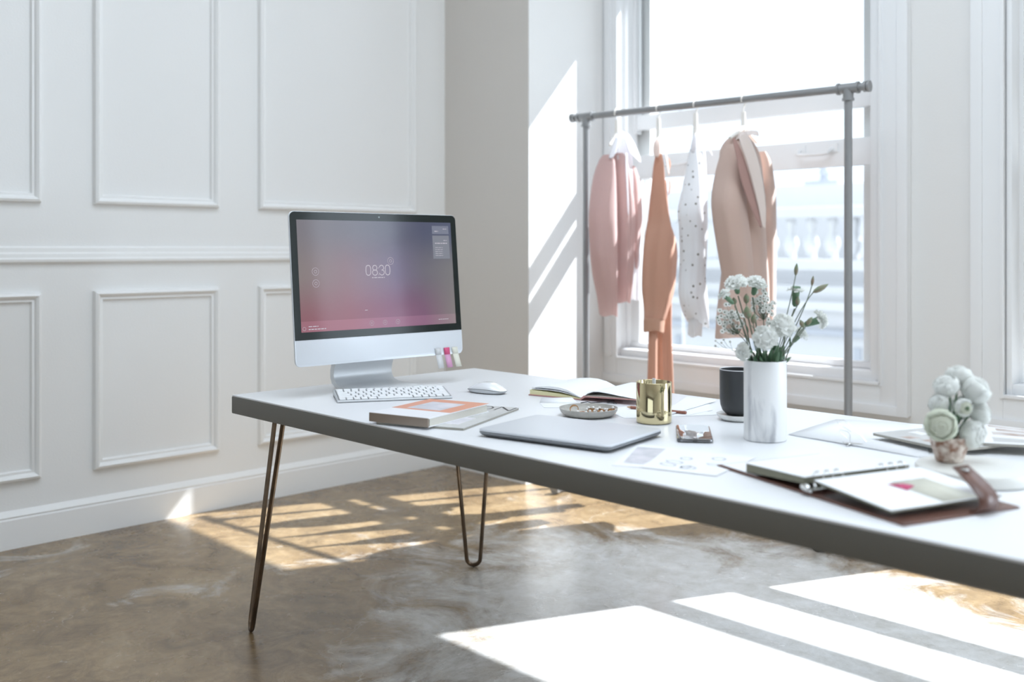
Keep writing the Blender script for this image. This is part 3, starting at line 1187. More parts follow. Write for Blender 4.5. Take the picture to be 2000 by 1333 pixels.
# hardcover book on the magazine
BK = [(-1.7497, 1.2761), (-1.6033, 1.3158), (-1.6620, 1.5390), (-1.8097, 1.4900)]
bk = thing('hardcover_book', 'hardcover book with a white and salmon cover on top of the grey magazine', 'book', (-1.706, 1.405, T))
ko = (-1.706, 1.405, T)
z0 = T + 0.0054
MB().prism(BK, z0, z0 + 0.0018).build('back_cover', m_cover_w, bk, origin=ko, smooth=0)
MB().prism(inset_quad(BK, 0.01, 0.985, 0.03, 0.975), z0 + 0.0018, z0 + 0.0172).build('page_block', m_pages, bk, origin=ko, smooth=0)
fc = MB().prism(BK, z0 + 0.0172, z0 + 0.019).build('front_cover', m_cover_w, bk, origin=ko, smooth=0)
MB().prism(inset_quad(BK, -0.006, 1.0, -0.012, 0.004), z0 + 0.0004, z0 + 0.0186).build('spine', m_spine, bk, origin=ko, smooth=0)
MB().prism(inset_quad(BK, 0.0, 1.0, 0.34, 1.0), z0 + 0.019, z0 + 0.01915).build('cover_panel', m_orange, fc, origin=ko, smooth=0)
MB().prism(inset_quad(BK, 0.20, 0.76, 0.40, 0.84), z0 + 0.0192, z0 + 0.0193).build('cover_photo', m_greyprint, fc, origin=ko, smooth=0)

# open notebook with fanned pages
ob_ = thing('open_book', 'open notebook with dusty pink covers and fanned pages by the gold candle', 'book', (-1.6535, 1.843, T), math.radians(12))
MB().box(-0.158, -0.004, 0.0, 0.205, 0.0005, 0.0030).build('cover', m_pinkcov, ob_, bevel=0.0006)
mb = MB()
mb.add([(0.004, 0, 0.0085), (0.145, 0, 0.0125), (0.145, 0.205, 0.0125), (0.004, 0.205, 0.0085),
        (0.004, 0, 0.0110), (0.145, 0, 0.0150), (0.145, 0.205, 0.0150), (0.004, 0.205, 0.0110)],
       [(0, 3, 2, 1), (4, 5, 6, 7), (0, 1, 5, 4), (1, 2, 6, 5), (2, 3, 7, 6), (3, 0, 4, 7)])
mb.build('cover', m_pinkcov, ob_)
MB().add([(-0.006, 0, 0.0008), (0.006, 0, 0.0085), (0.006, 0.205, 0.0085), (-0.006, 0.205, 0.0008), (-0.006, 0, 0.006), (0.004, 0, 0.013), (0.004, 0.205, 0.013), (-0.006, 0.205, 0.006)],
         [(0, 3, 2, 1), (4, 5, 6, 7), (0, 1, 5, 4), (1, 2, 6, 5), (2, 3, 7, 6), (3, 0, 4, 7)]).build('spine', m_pinkcov, ob_)


def page_sheetset(name, curve, base, y0, y1, mat):
    """Page stack: upper curve over a lower curve, extruded in depth."""
    mbx = MB()
    ring0 = [(x_, y0, z) for x_, z in curve] + [(x_, y0, z) for x_, z in reversed(base)]
    ring1 = [(x_, y1, z) for x_, y, z in ring0]
    mbx.rings([ring0, ring1])
    return mbx.build(name, mat, ob_, smooth=25)


page_sheetset('page_block', [(-0.155, 0.0145), (-0.11, 0.013), (-0.06, 0.010), (-0.003, 0.0045)], [(-0.155, 0.0031), (-0.003, 0.0031)], 0.002, 0.203, m_pages_y)
top = [(-0.150, 0.0215), (-0.125, 0.0250), (-0.095, 0.0275), (-0.07, 0.0270), (-0.045, 0.0225), (-0.025, 0.0150), (-0.008, 0.0075), (-0.001, 0.0060)]
low_ = [(-0.150, 0.0205), (-0.125, 0.0215), (-0.095, 0.0215), (-0.07, 0.0205), (-0.045, 0.0170), (-0.025, 0.0115), (-0.008, 0.0062), (-0.001, 0.0050)]
page_sheetset('loose_pages', top, low_, 0.002, 0.203, m_paper)
low2 = [(x_, z - 0.0045 * min(1, (-x_) / 0.05) + 0.0) for x_, z in low_]
page_sheetset('loose_pages', [(x_, z - 0.003 * min(1, -x_ / 0.05)) for x_, z in low_], low2, 0.003, 0.202, m_paper)
topr = [(0.001, 0.0095), (0.012, 0.0190), (0.028, 0.0245), (0.045, 0.0255), (0.07, 0.0235), (0.10, 0.0200), (0.143, 0.0160)]
lowr = [(0.001, 0.0085), (0.012, 0.0175), (0.028, 0.0230), (0.045, 0.0240), (0.07, 0.0222), (0.10, 0.0190), (0.143, 0.0152)]
page_sheetset('page_block', topr, lowr, 0.002, 0.203, m_paper)
page_sheetset('loose_pages', [(0.004, 0.0125), (0.05, 0.0150), (0.143, 0.0156)], [(0.004, 0.0112), (0.05, 0.0126), (0.143, 0.0150)], 0.003, 0.202, m_pages)

# ------------------------------------------------------------------ papers by the dish
sheet('folded_card', 'white folded card with a raised grey flap in front of the open notebook', 'card', [(-1.6981, 1.7382), (-1.6423, 1.6948), (-1.560, 1.775), (-1.6347, 1.8037)], T + 0.0003)
fl_ = MB().add([(-1.6981, 1.7382, T + 0.0012), (-1.6347, 1.8037, T + 0.0012), (-1.660, 1.812, T + 0.010), (-1.7162, 1.762, T + 0.009)], [(0, 1, 2, 3)])
tag(fl_.build('card_flap', m_paper, None, origin=(-1.68, 1.78, T), solid=0.0004), 'small grey raised flap of card before the open notebook', 'card')
gs = thing('wire_earring', 'thin black wire hook earring lying on white paper before the notebook', 'earring', (-1.59, 1.845, T))
go = (-1.59, 1.845, T)
MB().tube([(-1.6241, 1.803, T + 0.002), (-1.615, 1.818, T + 0.004), (-1.607, 1.822, T + 0.002), (-1.598, 1.845, T + 0.002), (-1.586, 1.866, T + 0.004), (-1.575, 1.868, T + 0.006), (-1.568, 1.860, T + 0.003), (-1.558, 1.858, T + 0.002)], 0.0012, 6).build('wire', m_ink, gs, origin=go)
MB().tube([(-1.575 + 0.008 * math.cos(q), 1.855 + 0.008 * math.sin(q), T + 0.003) for q in [2 * PI * k_ / 12 for k_ in range(13)]], 0.0011, 6).build('loop', m_ink, gs, origin=go)
sheet('paper_sheet', 'white paper sheet lying under the pencil between dish and gold candle', 'paper', [(-1.555, 1.785), (-1.415, 1.715), (-1.30, 1.90), (-1.44, 1.97)], T + 0.0003)
pn = thing('pencil', 'brown pencil lying on white paper behind the gold candle', 'pencil', (-1.40, 1.842, T + 0.0008))
po = (-1.40, 1.842, T + 0.0008)
zz = T + 0.0045
MB().tube([(-1.487, 1.8240, zz), (-1.352, 1.853, zz)], 0.0036, 6).build('shaft', M('brown_pencil', (150, 92, 72), rough=0.4), pn, origin=po)
MB().tube([(-1.497, 1.8218, zz), (-1.487, 1.8240, zz)], [0.0008, 0.0036], 6).build('tip', M('pencil_wood', (206, 170, 138), rough=0.6), pn, origin=po)
sheet('paper_sheet', 'white sheet with a lifted corner right of the gold candle', 'paper', [(-1.395, 1.868), (-1.34, 1.84), (-1.345, 1.945), (-1.41, 2.02)], T + 0.0009)
env = thing('envelope', 'white envelope with a dark underside edge beside the gold candle', 'envelope', (-1.37, 1.93, T + 0.0014))
eo = (-1.37, 1.93, T + 0.0014)
MB().add([(-1.400, 1.835, T + 0.002), (-1.368, 1.815, T + 0.002), (-1.412, 2.055, T + 0.003), (-1.50, 2.06, T + 0.003),
          (-1.400, 1.835, T + 0.0035), (-1.368, 1.815, T + 0.0045), (-1.412, 2.055, T + 0.005), (-1.50, 2.06, T + 0.0045)],
         [(0, 3, 2, 1), (4, 5, 6, 7), (0, 1, 5, 4), (1, 2, 6, 5), (2, 3, 7, 6), (3, 0, 4, 7)]).build('body', m_paper, env, origin=eo, smooth=0)

# ------------------------------------------------------------------ jewellery dish
DC = (-1.497, 1.688)
ds = thing('trinket_dish', 'shallow grey stoneware dish holding rings on the table', 'dish', (DC[0], DC[1], T))
MB().lathe([(0.030, 0.0004), (0.050, 0.0008), (0.057, 0.004), (0.0625, 0.010), (0.0648, 0.0165), (0.0655, 0.0178), (0.0635, 0.0180), (0.0610, 0.0120), (0.055, 0.0058), (0.048, 0.0040), (0.001, 0.0036)], 56).build('bowl', m_dish, ds, smooth=50)


def ring(loc, rz, lean, label, kind):
    r_ = thing('finger_ring', label, 'ring', loc, rz, 'rings in the grey dish')
    mbx = MB()
    R_, mn = 0.0098, 20
    rs = []
    cl, sl = math.cos(lean), math.sin(lean)

    def tr(x_, y, z):
        return (x_, y * cl - z * sl, y * sl + z * cl)
    hgt = 0.0032
    for rr_, zz_ in ((R_, -hgt), (R_, hgt), (R_ - 0.0014, hgt), (R_ - 0.0014, -hgt), (R_, -hgt)):
        rs.append([tr(rr_ * math.cos(2 * PI * q / mn), rr_ * math.sin(2 * PI * q / mn), zz_) for q in range(mn)])
    off = R_ * abs(sl) + hgt * abs(cl) + 0.0002
    rs = [[(a_, b2, c_ + off) for a_, b2, c_ in r1] for r1 in rs]
    mbx.rings(rs, cap0=False, cap1=False)
    mbx.build('band', m_goldring, r_)
    if kind:
        for q in range(kind):
            an = 2 * PI * q / kind
            p = tr((R_ + 0.001) * math.cos(an), (R_ + 0.001) * math.sin(an), hgt + 0.001)
            MB().sphere((p[0], p[1], p[2] + off), 0.0034, 10, 6).build('pearl', m_pearl, r_)
    return r_


zd = T + 0.0040
ring((-1.5180, 1.6640, zd), 0.6, 1.05, 'plain gold ring leaning at the left of the grey dish', 0)
ring((-1.4880, 1.6560, zd), 0.2, 0.12, 'gold ring lying flat at the front of the grey dish', 2)
ring((-1.4930, 1.6935, zd), 0.9, 0.25, 'pearl-set gold ring in the middle of the grey dish', 6)
ring((-1.4700, 1.7010, zd), 1.6, 0.3, 'pearl cluster ring at the right of the grey dish', 5)
ring((-1.4560, 1.7190, zd), 0.4, 0.3, 'small pearl ring behind the cluster ring at the dish rim', 4)

# ------------------------------------------------------------------ laptop
LQ = [(-1.4834, 1.3415), (-1.1881, 1.3962), (-1.2270, 1.6050), (-1.5220, 1.5500)]
lp = thing('laptop', 'closed silver laptop near the front edge of the table', 'laptop', (-1.355, 1.473, T), math.atan2(1.3962 - 1.3415, 0.2953))


def slab_rr(w2, d2, r, z, k_=0.0, n_=5):
    out = []
    for cx_, cy_, a0 in ((w2 - r, d2 - r, 0), (-w2 + r, d2 - r, PI / 2), (-w2 + r, -d2 + r, PI), (w2 - r, -d2 + r, 1.5 * PI)):
        for q in range(n_ + 1):
            an = a0 + PI / 2 * q / n_
            out.append((cx_ + (r - k_) * math.cos(an), cy_ + (r - k_) * math.sin(an), z))
    return out


W2, D2 = 0.1502, 0.1062
MB().rings([slab_rr(W2 - 0.012, D2 - 0.010, 0.008, 0.0006), slab_rr(W2 - 0.004, D2 - 0.003, 0.010, 0.0040), slab_rr(W2, D2, 0.012, 0.0078), slab_rr(W2, D2, 0.012, 0.0104)]).build('base', m_laptop_edge, lp, smooth=30)
MB().rings([slab_rr(W2 - 0.002, D2 - 0.002, 0.011, 0.0108), slab_rr(W2, D2, 0.012, 0.0114), slab_rr(W2, D2, 0.012, 0.0142), slab_rr(W2, D2, 0.012, 0.0156, 0.0012), slab_rr(W2, D2, 0.012, 0.0159, 0.003)]).build('lid', m_laptop, lp, smooth=40)
MB().box(-0.025, 0.025, -D2 + 0.0002, -D2 + 0.004, 0.0098, 0.0112).build('opening_notch', m_gap, lp)

# ------------------------------------------------------------------ gold candle
gc = thing('gold_candle', 'polished gold candle tumbler with a pale wick behind the laptop', 'candle', (-1.3400, 1.7215, T))
MB().lathe([(0.026, 0.0005), (0.0355, 0.0006), (0.0375, 0.003), (0.0378, 0.010), (0.0378, 0.0868), (0.0372, 0.0874), (0.0366, 0.0868), (0.0363, 0.030)], 64, cap1=False).build('tumbler', m_gold, gc, smooth=50)
MB().lathe([(0.0362, 0.030), (0.0362, 0.068), (0.034, 0.0675), (0.012, 0.067), (0.001, 0.067)], 40).build('wax', m_wax, gc, smooth=50)
MB().box(-0.0036, 0.0036, -0.0014, 0.0014, 0.066, 0.0945).build('wick', m_paper, gc, bevel=0.0004)

# ------------------------------------------------------------------ phone
ph = thing('smartphone', 'dark glass smartphone lying face up by the gold candle', 'phone', (-1.1905, 1.6570, T), math.atan2(0.042, 0.0547))
MB().rings([slab_rr(0.0335, 0.079, 0.010, 0.0006, 0.002), slab_rr(0.0343, 0.0795, 0.0105, 0.0022), slab_rr(0.0343, 0.0795, 0.0105, 0.0056), slab_rr(0.0335, 0.079, 0.0103, 0.0070)]).build('frame', m_phonebody, ph, smooth=50)
MB().rings([slab_rr(0.0333, 0.0788, 0.010, 0.0069), slab_rr(0.0333, 0.0788, 0.010, 0.0074), slab_rr(0.0333, 0.0788, 0.010, 0.0076, 0.0006)]).build('screen', m_phone, ph, smooth=50)
MB().box(-0.0045, 0.0045, -0.0803, -0.0785, 0.0026, 0.0050).build('port', m_gap, ph)
MB().rings([[(0.0000 + 0.0048 * math.cos(2 * PI * q / 16), -0.072 + 0.0048 * math.sin(2 * PI * q / 16), z) for q in range(16)] for z in (0.0075, 0.0077)]).build('home_button', m_gap, ph)

# ------------------------------------------------------------------ black cup on a marble coaster
CC = (-1.2330, 1.8800)
co = thing('coaster_dish', 'white marble saucer under the black cup', 'saucer', (CC[0], CC[1], T))
MB().lathe([(0.030, 0.0005), (0.036, 0.001), (0.0445, 0.007), (0.0475, 0.0135), (0.0465, 0.0142), (0.040, 0.0115), (0.001, 0.0110)], 48).build('saucer', m_coaster, co, smooth=50)
bc = thing('black_cup', 'matt black cup with a pale rim standing behind the marble vase', 'cup', (CC[0], CC[1], T + 0.0115))
MB().lathe([(0.018, 0.0), (0.026, 0.001), (0.0345, 0.010), (0.0388, 0.022), (0.0402, 0.035), (0.0405, 0.0980), (0.0402, 0.0992), (0.0385, 0.0980), (0.0380, 0.03), (0.030, 0.012), (0.001, 0.009)], 56).build('bowl', m_blackcer, bc, smooth=50)
MB().lathe([(0.0406, 0.0980), (0.0402, 0.0996), (0.0386, 0.0992), (0.0385, 0.0978)], 56, cap0=False, cap1=False).build('rim', m_rimwhite, bc, smooth=50)

# ------------------------------------------------------------------ marble vase and its flowers
VC = (-1.0690, 1.7225)
vs_ = thing('flower_vase', 'tall white marble cylinder vase holding carnations', 'vase', (VC[0], VC[1], T))
MB().lathe([(0.036, 0.0005), (0.0395, 0.001), (0.0408, 0.003), (0.0408, 0.1535), (0.0402, 0.1550), (0.0360, 0.1550), (0.0355, 0.150), (0.0350, 0.012), (0.001, 0.010)], 56).build('body', m_marble, vs_, smooth=50)


def bez(p0, p1, p2, n_=9):
    p0, p1, p2 = Vector(p0), Vector(p1), Vector(p2)
    return [p0 * (1 - t) ** 2 + p1 * 2 * t * (1 - t) + p2 * t * t for t in [q / n_ for q in range(n_ + 1)]]


def frame(d):
    d = Vector(d).normalized()
    return d.to_track_quat('Z', 'Y').to_matrix()


def bloom_mesh(c, d, r, seed, flat=0.75, npet=48):
    """A carnation head: several whorls of ruffled fan petals round the axis d."""
    rr = random.Random(seed)
    Rm = frame(d)
    c = Vector(c)
    mbx = MB()
    for q in range(npet):
        t = (q + 0.5) / npet
        polar = 0.12 + 1.45 * t ** 0.75
        az = q * 2.39996 + rr.uniform(-0.2, 0.2)
        ln = r * (0.82 + 0.25 * rr.random())
        wd = r * (0.52 + 0.22 * rr.random())
        rws = []
        for i in range(4):
            s = i / 3.0
            row = []
            for j in range(6):
                u = (j / 5.0 - 0.5) * 2
                ww_ = wd * (0.18 + 0.82 * s)
                pa = polar + 0.25 * s * s + (rr.uniform(-0.24, 0.24) if i == 3 else 0)
                rad = ln * s * (1 - 0.10 * u * u) + (rr.uniform(-0.12, 0.06) * r if i == 3 else 0)
                lx_ = math.sin(pa) * rad
                lz = math.cos(pa) * rad * flat
                p = Vector((lx_ * math.cos(az) - u * ww_ * 0.5 * math.sin(az), lx_ * math.sin(az) + u * ww_ * 0.5 * math.cos(az), lz))
                row.append(tuple(c + Rm @ p))
            rws.append(row)
        mbx.grid(rws)
    core = []
    for j in range(1, 8):
        th = PI * j / 8
        core.append([tuple(c + Rm @ Vector((r * 0.62 * math.sin(th) * math.cos(az) * rr.uniform(0.85, 1.12), r * 0.62 * math.sin(th) * math.sin(az) * rr.uniform(0.85, 1.12),
                                             r * (0.30 + 0.42 * math.cos(th) * rr.uniform(0.8, 1.2)) * flat))) for az in [2 * PI * q / 16 for q in range(16)]])
    mbx.rings(core)
    return mbx


def calyx_mesh(c, d, r, ln):
    Rm = frame(d)
    c = Vector(c)
    mbx = MB()
    rs = []
    for t, k_ in ((0, 0.35), (0.12, 0.75), (0.45, 0.9), (0.85, 1.0), (1.0, 1.12)):
        rs.append([tuple(c + Rm @ Vector((r * k_ * math.cos(2 * PI * q / 10), r * k_ * math.sin(2 * PI * q / 10), -ln * (1 - t) + (0.12 * ln * (q % 2) if t == 1.0 else 0)))) for q in range(10)])
    mbx.rings(rs)
    return mbx


def leaf_mesh(mbx, p, d, ln, wd, droop=0.2):
    p = Vector(p)
    d = Vector(d).normalized()
    s = d.cross(Vector((0.3, 0.2, 1))).normalized()
    nrm = s.cross(d)
    rws = []
    for i in range(6):
        t = i / 5
        ww_ = wd * math.sin(PI * min(0.98, 0.12 + 0.86 * t)) ** 0.8
        cpt = p + d * ln * t - Vector((0, 0, 1)) * droop * ln * t * t
        rws.append([tuple(cpt + s * ww_ * k_ + nrm * abs(k_) * ww_ * 0.25) for k_ in (-1, 0, 1)])
    mbx.grid(rws)


def vase_floor(dx, dy):
    return (VC[0] + dx, VC[1] + dy, T + 0.035)


def carnation(label, c, d, r, seed, foot, flat=0.75, cal=(0.0065, 0.026), npet=48):
    d = Vector(d).normalized()
    c = Vector(c)
    root = thing('carnation', label, 'flower', vase_floor(*foot), 0, 'white carnations in the marble vase')
    o_ = tuple(root.location)
    base = c - d * (r * 0.15)
    bloom_mesh(tuple(base), d, r, seed, flat, npet).build('bloom', m_petal, root, origin=o_, smooth=70)
    calyx_mesh(tuple(base + d * 0.004), d, cal[0], cal[1]).build('calyx', m_leaf, root, origin=o_, smooth=50)
    end = base - d * cal[1]
    rimp = Vector((VC[0] + foot[0] * 0.3 + (end.x - VC[0]) * 0.22, VC[1] + foot[1] * 0.3 + (end.y - VC[1]) * 0.22, T + 0.158))
    pts = bez(o_, tuple(rimp), tuple(end), 10)
    MB().tube(pts, 0.0013, 6).build('stem', m_stem, root, origin=o_)
    lm = MB()
    for t in (5, 7):
        p = pts[t]
        leaf_mesh(lm, p, (random.uniform(-1, 1), random.uniform(-1, 1), 1.4), 0.035, 0.0032, 0.35)
    lm.build('leaf', m_leaf, root, origin=o_, solid=0.0004)
    return root


VR = Vector((0.696, 0.718, 0))     # to the right as seen from the door side
VF = Vector((0.718, -0.696, 0))    # towards the near side of the table


def dirn(a_, f_, up):
    return VR * a_ + VF * f_ + Vector((0, 0, up))


carnation('big white carnation at the top left of the marble vase', (-1.1067, 1.678, 0.9150), dirn(-0.25, 0.35, 1), 0.0235, 1, (-0.012, -0.01))
carnation('big white carnation right beside the top left one, against the blazer', (-1.090, 1.724, 0.9130), dirn(0.2, 0.2, 1), 0.0245, 2, (0.0, -0.012))
carnation('small white carnation facing left at the far left of the bouquet', (-1.1118, 1.644, 0.8930), dirn(-1.0, 0.2, 1), 0.0150, 3, (-0.016, 0.004), 0.8, (0.0055, 0.03), 22)
carnation('upright half-open white carnation below the tall thin buds', (-1.0302, 1.7713, 0.9010), dirn(0.05, 0.1, 1), 0.0185, 4, (0.016, 0.008), 0.45, (0.0075, 0.036), 24)
carnation('white carnation drooping outward at the far right of the bouquet', (-0.9917, 1.7967, 0.8420), dirn(1, 0.2, 0.35), 0.0205, 5, (0.022, 0.012), 0.9, (0.0075, 0.034))
carnation('white carnation with a green centre in the middle of the bouquet', (-1.0263, 1.7178, 0.8340), dirn(0.1, 1, 0.5), 0.0255, 6, (0.014, -0.012))
carnation('lowest white carnation facing the laptop, just above the vase rim', (-1.042, 1.6801, 0.8110), dirn(-0.1, 1, 0.35), 0.0260, 7, (0.006, -0.018))
carnation('white carnation hanging left over the vase rim', (-1.0809, 1.6615, 0.7830), dirn(-0.8, 0.5, 0.1), 0.0185, 8, (-0.014, -0.014))
carnation('ragged white carnation between the middle and the right one', (-1.0284, 1.7875, 0.8150), dirn(0.6, 0.3, 0.8), 0.0195, 9, (0.018, 0.002), 0.7, (0.006, 0.026), 26)


def bud(label, c, d, ln, r, joint, foot, grp='unopened buds in the marble vase'):
    root = thing('flower_bud', label, 'bud', vase_floor(*foot), 0, grp)
    o_ = tuple(root.location)
    Rm = frame(d)
    c = Vector(c)
    rs = []
    for t, k_ in ((0, 0.25), (0.15, 0.75), (0.4, 1.0), (0.65, 0.85), (0.88, 0.4), (1, 0.06)):
        rs.append([tuple(c + Rm @ Vector((r * k_ * math.cos(2 * PI * q / 10), r * k_ * math.sin(2 * PI * q / 10), ln * (t - 0.5)))) for q in range(10)])
    MB().rings(rs).build('bud', m_bud, root, origin=o_, smooth=60)
    end = c - Vector(d).normalized() * ln * 0.5
    pts = [Vector(o_)] + bez((VC[0] + foot[0] * 0.5, VC[1] + foot[1] * 0.5, T + 0.13), joint, tuple(end), 8)
    MB().tube(pts, 0.00095, 6).build('stem', m_stem, root, origin=o_)
    return root


bud('tallest thin bud, pointing straight up above the bouquet', (-1.0249, 1.7624, 0.9400), dirn(0.1, 0, 1), 0.024, 0.0042, (-1.033, 1.754, 0.87), (0.018, 0.016))
bud('second tallest thin bud, right of the tallest', (-1.013, 1.8034, 0.9170), dirn(0.15, 0, 1), 0.020, 0.0032, (-1.012, 1.775, 0.86), (0.020, 0.014))
bud('long fat green bud pointing right above the right carnation', (-0.9917, 1.7967, 0.9030), dirn(1, 0, 0.55), 0.034, 0.0058, (-1.020, 1.758, 0.86), (0.022, 0.010))
bud('small dark bud beside the half-open carnation', (-1.0229, 1.7645, 0.8785), dirn(0.05, 0, 1), 0.018, 0.0045, (-1.03, 1.752, 0.85), (0.018, 0.010))
bud('small pointed green bud left of the right carnation', (-1.0121, 1.7612, 0.8350), dirn(-0.5, 0, 1), 0.017, 0.0048, (-1.025, 1.745, 0.80), (0.018, -0.004))
bud('green bud just left of the drooping right carnation', (-1.0018, 1.7719, 0.8400), dirn(0.6, 0, 0.9), 0.019, 0.0048, (-1.02, 1.75, 0.80), (0.020, -0.004))
bud('thick green bud in the middle of the left stems', (-1.0741, 1.6686, 0.8585), dirn(-0.15, 0.2, 1), 0.026, 0.0085, (-1.075, 1.69, 0.80), (-0.002, -0.016))
bud('slim dark green bud right of the thick one', (-1.0659, 1.6770, 0.8460), dirn(0.05, 0.2, 1), 0.020, 0.0056, (-1.068, 1.69, 0.80), (0.002, -0.018))
bud('tiny dark bud below the top left carnation', (-1.1087, 1.6759, 0.8785), dirn(-0.2, 0, 1), 0.014, 0.0050, (-1.095, 1.69, 0.82), (-0.012, -0.014))
bud('small green bud between the two top carnations', (-1.0921, 1.6930, 0.8835), dirn(0.05, 0, 1), 0.020, 0.0062, (-1.088, 1.70, 0.82), (-0.006, -0.010))


def spray(label, centre, spread, nfl, foot, seed, fr=0.0050):
    rr = random.Random(seed)
    root = thing('baby_breath', label, 'flower', vase_floor(*foot), 0, "baby's breath in the marble vase")
    o_ = tuple(root.location)
    fm, sm, dm = MB(), MB(), MB()
    c = Vector(centre)
    joint = c - Vector((0, 0, spread[1] * 0.95)) + (Vector((VC[0], VC[1], c.z)) - c) * 0.25
    sm.tube([Vector(o_)] + bez((VC[0] + foot[0] * 0.5, VC[1] + foot[1] * 0.5, T + 0.13), tuple((joint + Vector((VC[0], VC[1], T + 0.16))) / 2), tuple(joint), 6), 0.0009, 5)
    for q in range(nfl):
        a_, rad = rr.uniform(0, 2 * PI), math.sqrt(rr.random())
        p = c + VR * math.cos(a_) * rad * spread[0] + Vector((0, 0, math.sin(a_) * rad * spread[1])) + VF * rr.uniform(-0.015, 0.015)
        d = dirn(rr.uniform(-0.5, 0.5), 1, rr.uniform(0, 0.8))
        Rm = frame(d)
        for k_ in range(6):
            an = 2 * PI * k_ / 6
            rows2 = []
            for s in (0.2, 0.7, 1.0):
                rows2.append([tuple(p + Rm @ Vector((fr * s * math.cos(an + u), fr * s * math.sin(an + u), fr * 0.25 * s))) for u in (-0.5, 0, 0.5)])
            fm.grid(rows2)
        dm.sphere(tuple(p + Rm @ Vector((0, 0, 0.0006))), fr * 0.30, 6, 4)
        sm.tube([joint, (joint * 0.4 + p * 0.6) - Vector((0, 0, 0.004)), p], 0.00035, 4)
    tag(fm.build('florets', m_floret, root, origin=o_, smooth=60), kind='stuff')
    tag(dm.build('floret_eyes', m_heartdark, root, origin=o_), kind='stuff')
    tag(sm.build('stem', m_stem, root, origin=o_), kind='stuff')


spray("spray of baby's breath at the left of the bouquet, against the blazer hem", (-1.1207, 1.678, 0.8420), (0.027, 0.030), 40, (-0.016, -0.006), 11)
spray("spray of baby's breath in the middle of the bouquet", (-1.0863, 1.7421, 0.8680), (0.022, 0.030), 38, (-0.004, 0.012), 12)
spray("low spray of baby's breath behind the middle carnation", (-1.0739, 1.7406, 0.8260), (0.018, 0.018), 14, (0.004, 0.014), 13)
spray("loose dry spray of baby's breath reaching far left over the cup", (-1.1290, 1.6690, 0.7920), (0.018, 0.012), 5, (-0.018, 0.0), 14, 0.0028)
gl_ = thing('greenery_sprig', 'dark green leafy sprigs packed in the mouth of the marble vase', 'greenery', vase_floor(0, 0))
lm = MB()
rr = random.Random(5)
for q in range(26):
    a_ = rr.uniform(0, 2 * PI)
    rad = rr.uniform(0.005, 0.032)
    p = (VC[0] + rad * math.cos(a_), VC[1] + rad * math.sin(a_), T + 0.140)
    leaf_mesh(lm, p, (math.cos(a_) * 0.35, math.sin(a_) * 0.35, 1), rr.uniform(0.03, 0.062), rr.uniform(0.004, 0.0075), 0.1)
tag(lm.build('leaves', m_leaf, gl_, origin=tuple(gl_.location), solid=0.0004), kind='stuff')

# ------------------------------------------------------------------ prints and sheets in the middle and right of the table
sheet('photo_print', 'small white-bordered grey photo print in front of the phone', 'photo', [(-1.1234, 1.3269), (-1.0650, 1.3560), (-1.1330, 1.5250), (-1.2130, 1.5078)], T + 0.0003)
q_ = [(-1.1232, 1.3568), (-1.0850, 1.3720), (-1.1460, 1.5080), (-1.1945, 1.4850)]
MBx = MB().prism(q_, T + 0.00075, T + 0.00080)
pr_ = MBx.build('picture', m_greyprint, bpy.data.objects['photo_print'], origin=tuple(bpy.data.objects['photo_print'].location), smooth=0)
sk = sheet('sketch_sheet', 'white sheet with faint grey sketches in front of the vase', 'paper', [(-1.0809, 1.3476), (-0.9500, 1.3850), (-0.9850, 1.5560), (-1.1334, 1.5180)], T + 0.0010)
skm = MB()
rr = random.Random(3)
for q in range(7):
    cx_, cy_ = -1.04 + rr.uniform(-0.05, 0.055), 1.455 + rr.uniform(-0.06, 0.06)
    rx, ry = rr.uniform(0.006, 0.016), rr.uniform(0.005, 0.014)
    pts = [(cx_ + rx * math.cos(t * 0.45) * (1 + 0.2 * math.sin(3 * t)), cy_ + ry * math.sin(t * 0.45)) for t in range(15)]
    flat_stroke(skm, pts, 0.0035, T + 0.00145)
tag(skm.build('sketch_marks', m_greyink, sk, origin=tuple(sk.location), smooth=0), kind='stuff')

# white sheets right of the vase, one lifted along its front
ss = thing('paper_stack', 'loose stack of white sheets right of the marble vase', 'paper', (-0.93, 1.94, T))
so = (-0.93, 1.94, T)
for q, (zf, dx) in enumerate(((0.0003, 0.0), (0.0009, 0.008), (0.0018, -0.004))):
    rws = []
    for i in range(7):
        t = i / 6
        front = Vector((-1.0597, 1.8025, 0)) * (1 - t) + Vector((-0.78, 1.772, 0)) * t
        back = Vector((-1.085, 2.03, 0)) * (1 - t) + Vector((-0.925, 2.098, 0)) * t
        lift = zf * (0.25 + 0.75 * math.sin(PI * t) ** 1.0)
        rws.append([(front.x + dx, front.y + dx, T + 0.0006 + lift), ((front.x + back.x) / 2 + dx, (front.y + back.y) / 2, T + 0.0006 + lift * 0.7), (back.x, back.y - dx, T + 0.0006 + lift * 0.4 + 0.0003 * q)])
    MB().grid(rws).build('sheet', m_paper, ss, origin=so, solid=0.0004)


def magazine(label, q, z, hgt, covermat, prints):
    cx_ = sum(p[0] for p in q) / 4
    cy_ = sum(p[1] for p in q) / 4
    r_ = thing('magazine', label, 'magazine', (cx_, cy_, z))
    o_ = (cx_, cy_, z)
    MB().prism(inset_quad(q, 0.004, 0.996, 0.004, 0.996), z, z + hgt - 0.0005).build('pages', m_magedge, r_, origin=o_, smooth=0)
    MB().prism(q, z + hgt - 0.0005, z + hgt).build('cover', covermat, r_, origin=o_, smooth=0)
    for (u0, u1, v0, v1, mm) in prints:
        MB().prism(inset_quad(q, u0, u1, v0, v1), z + hgt, z + hgt + 0.0001).build('cover_print', mm, r_, origin=o_, smooth=0)
    return r_


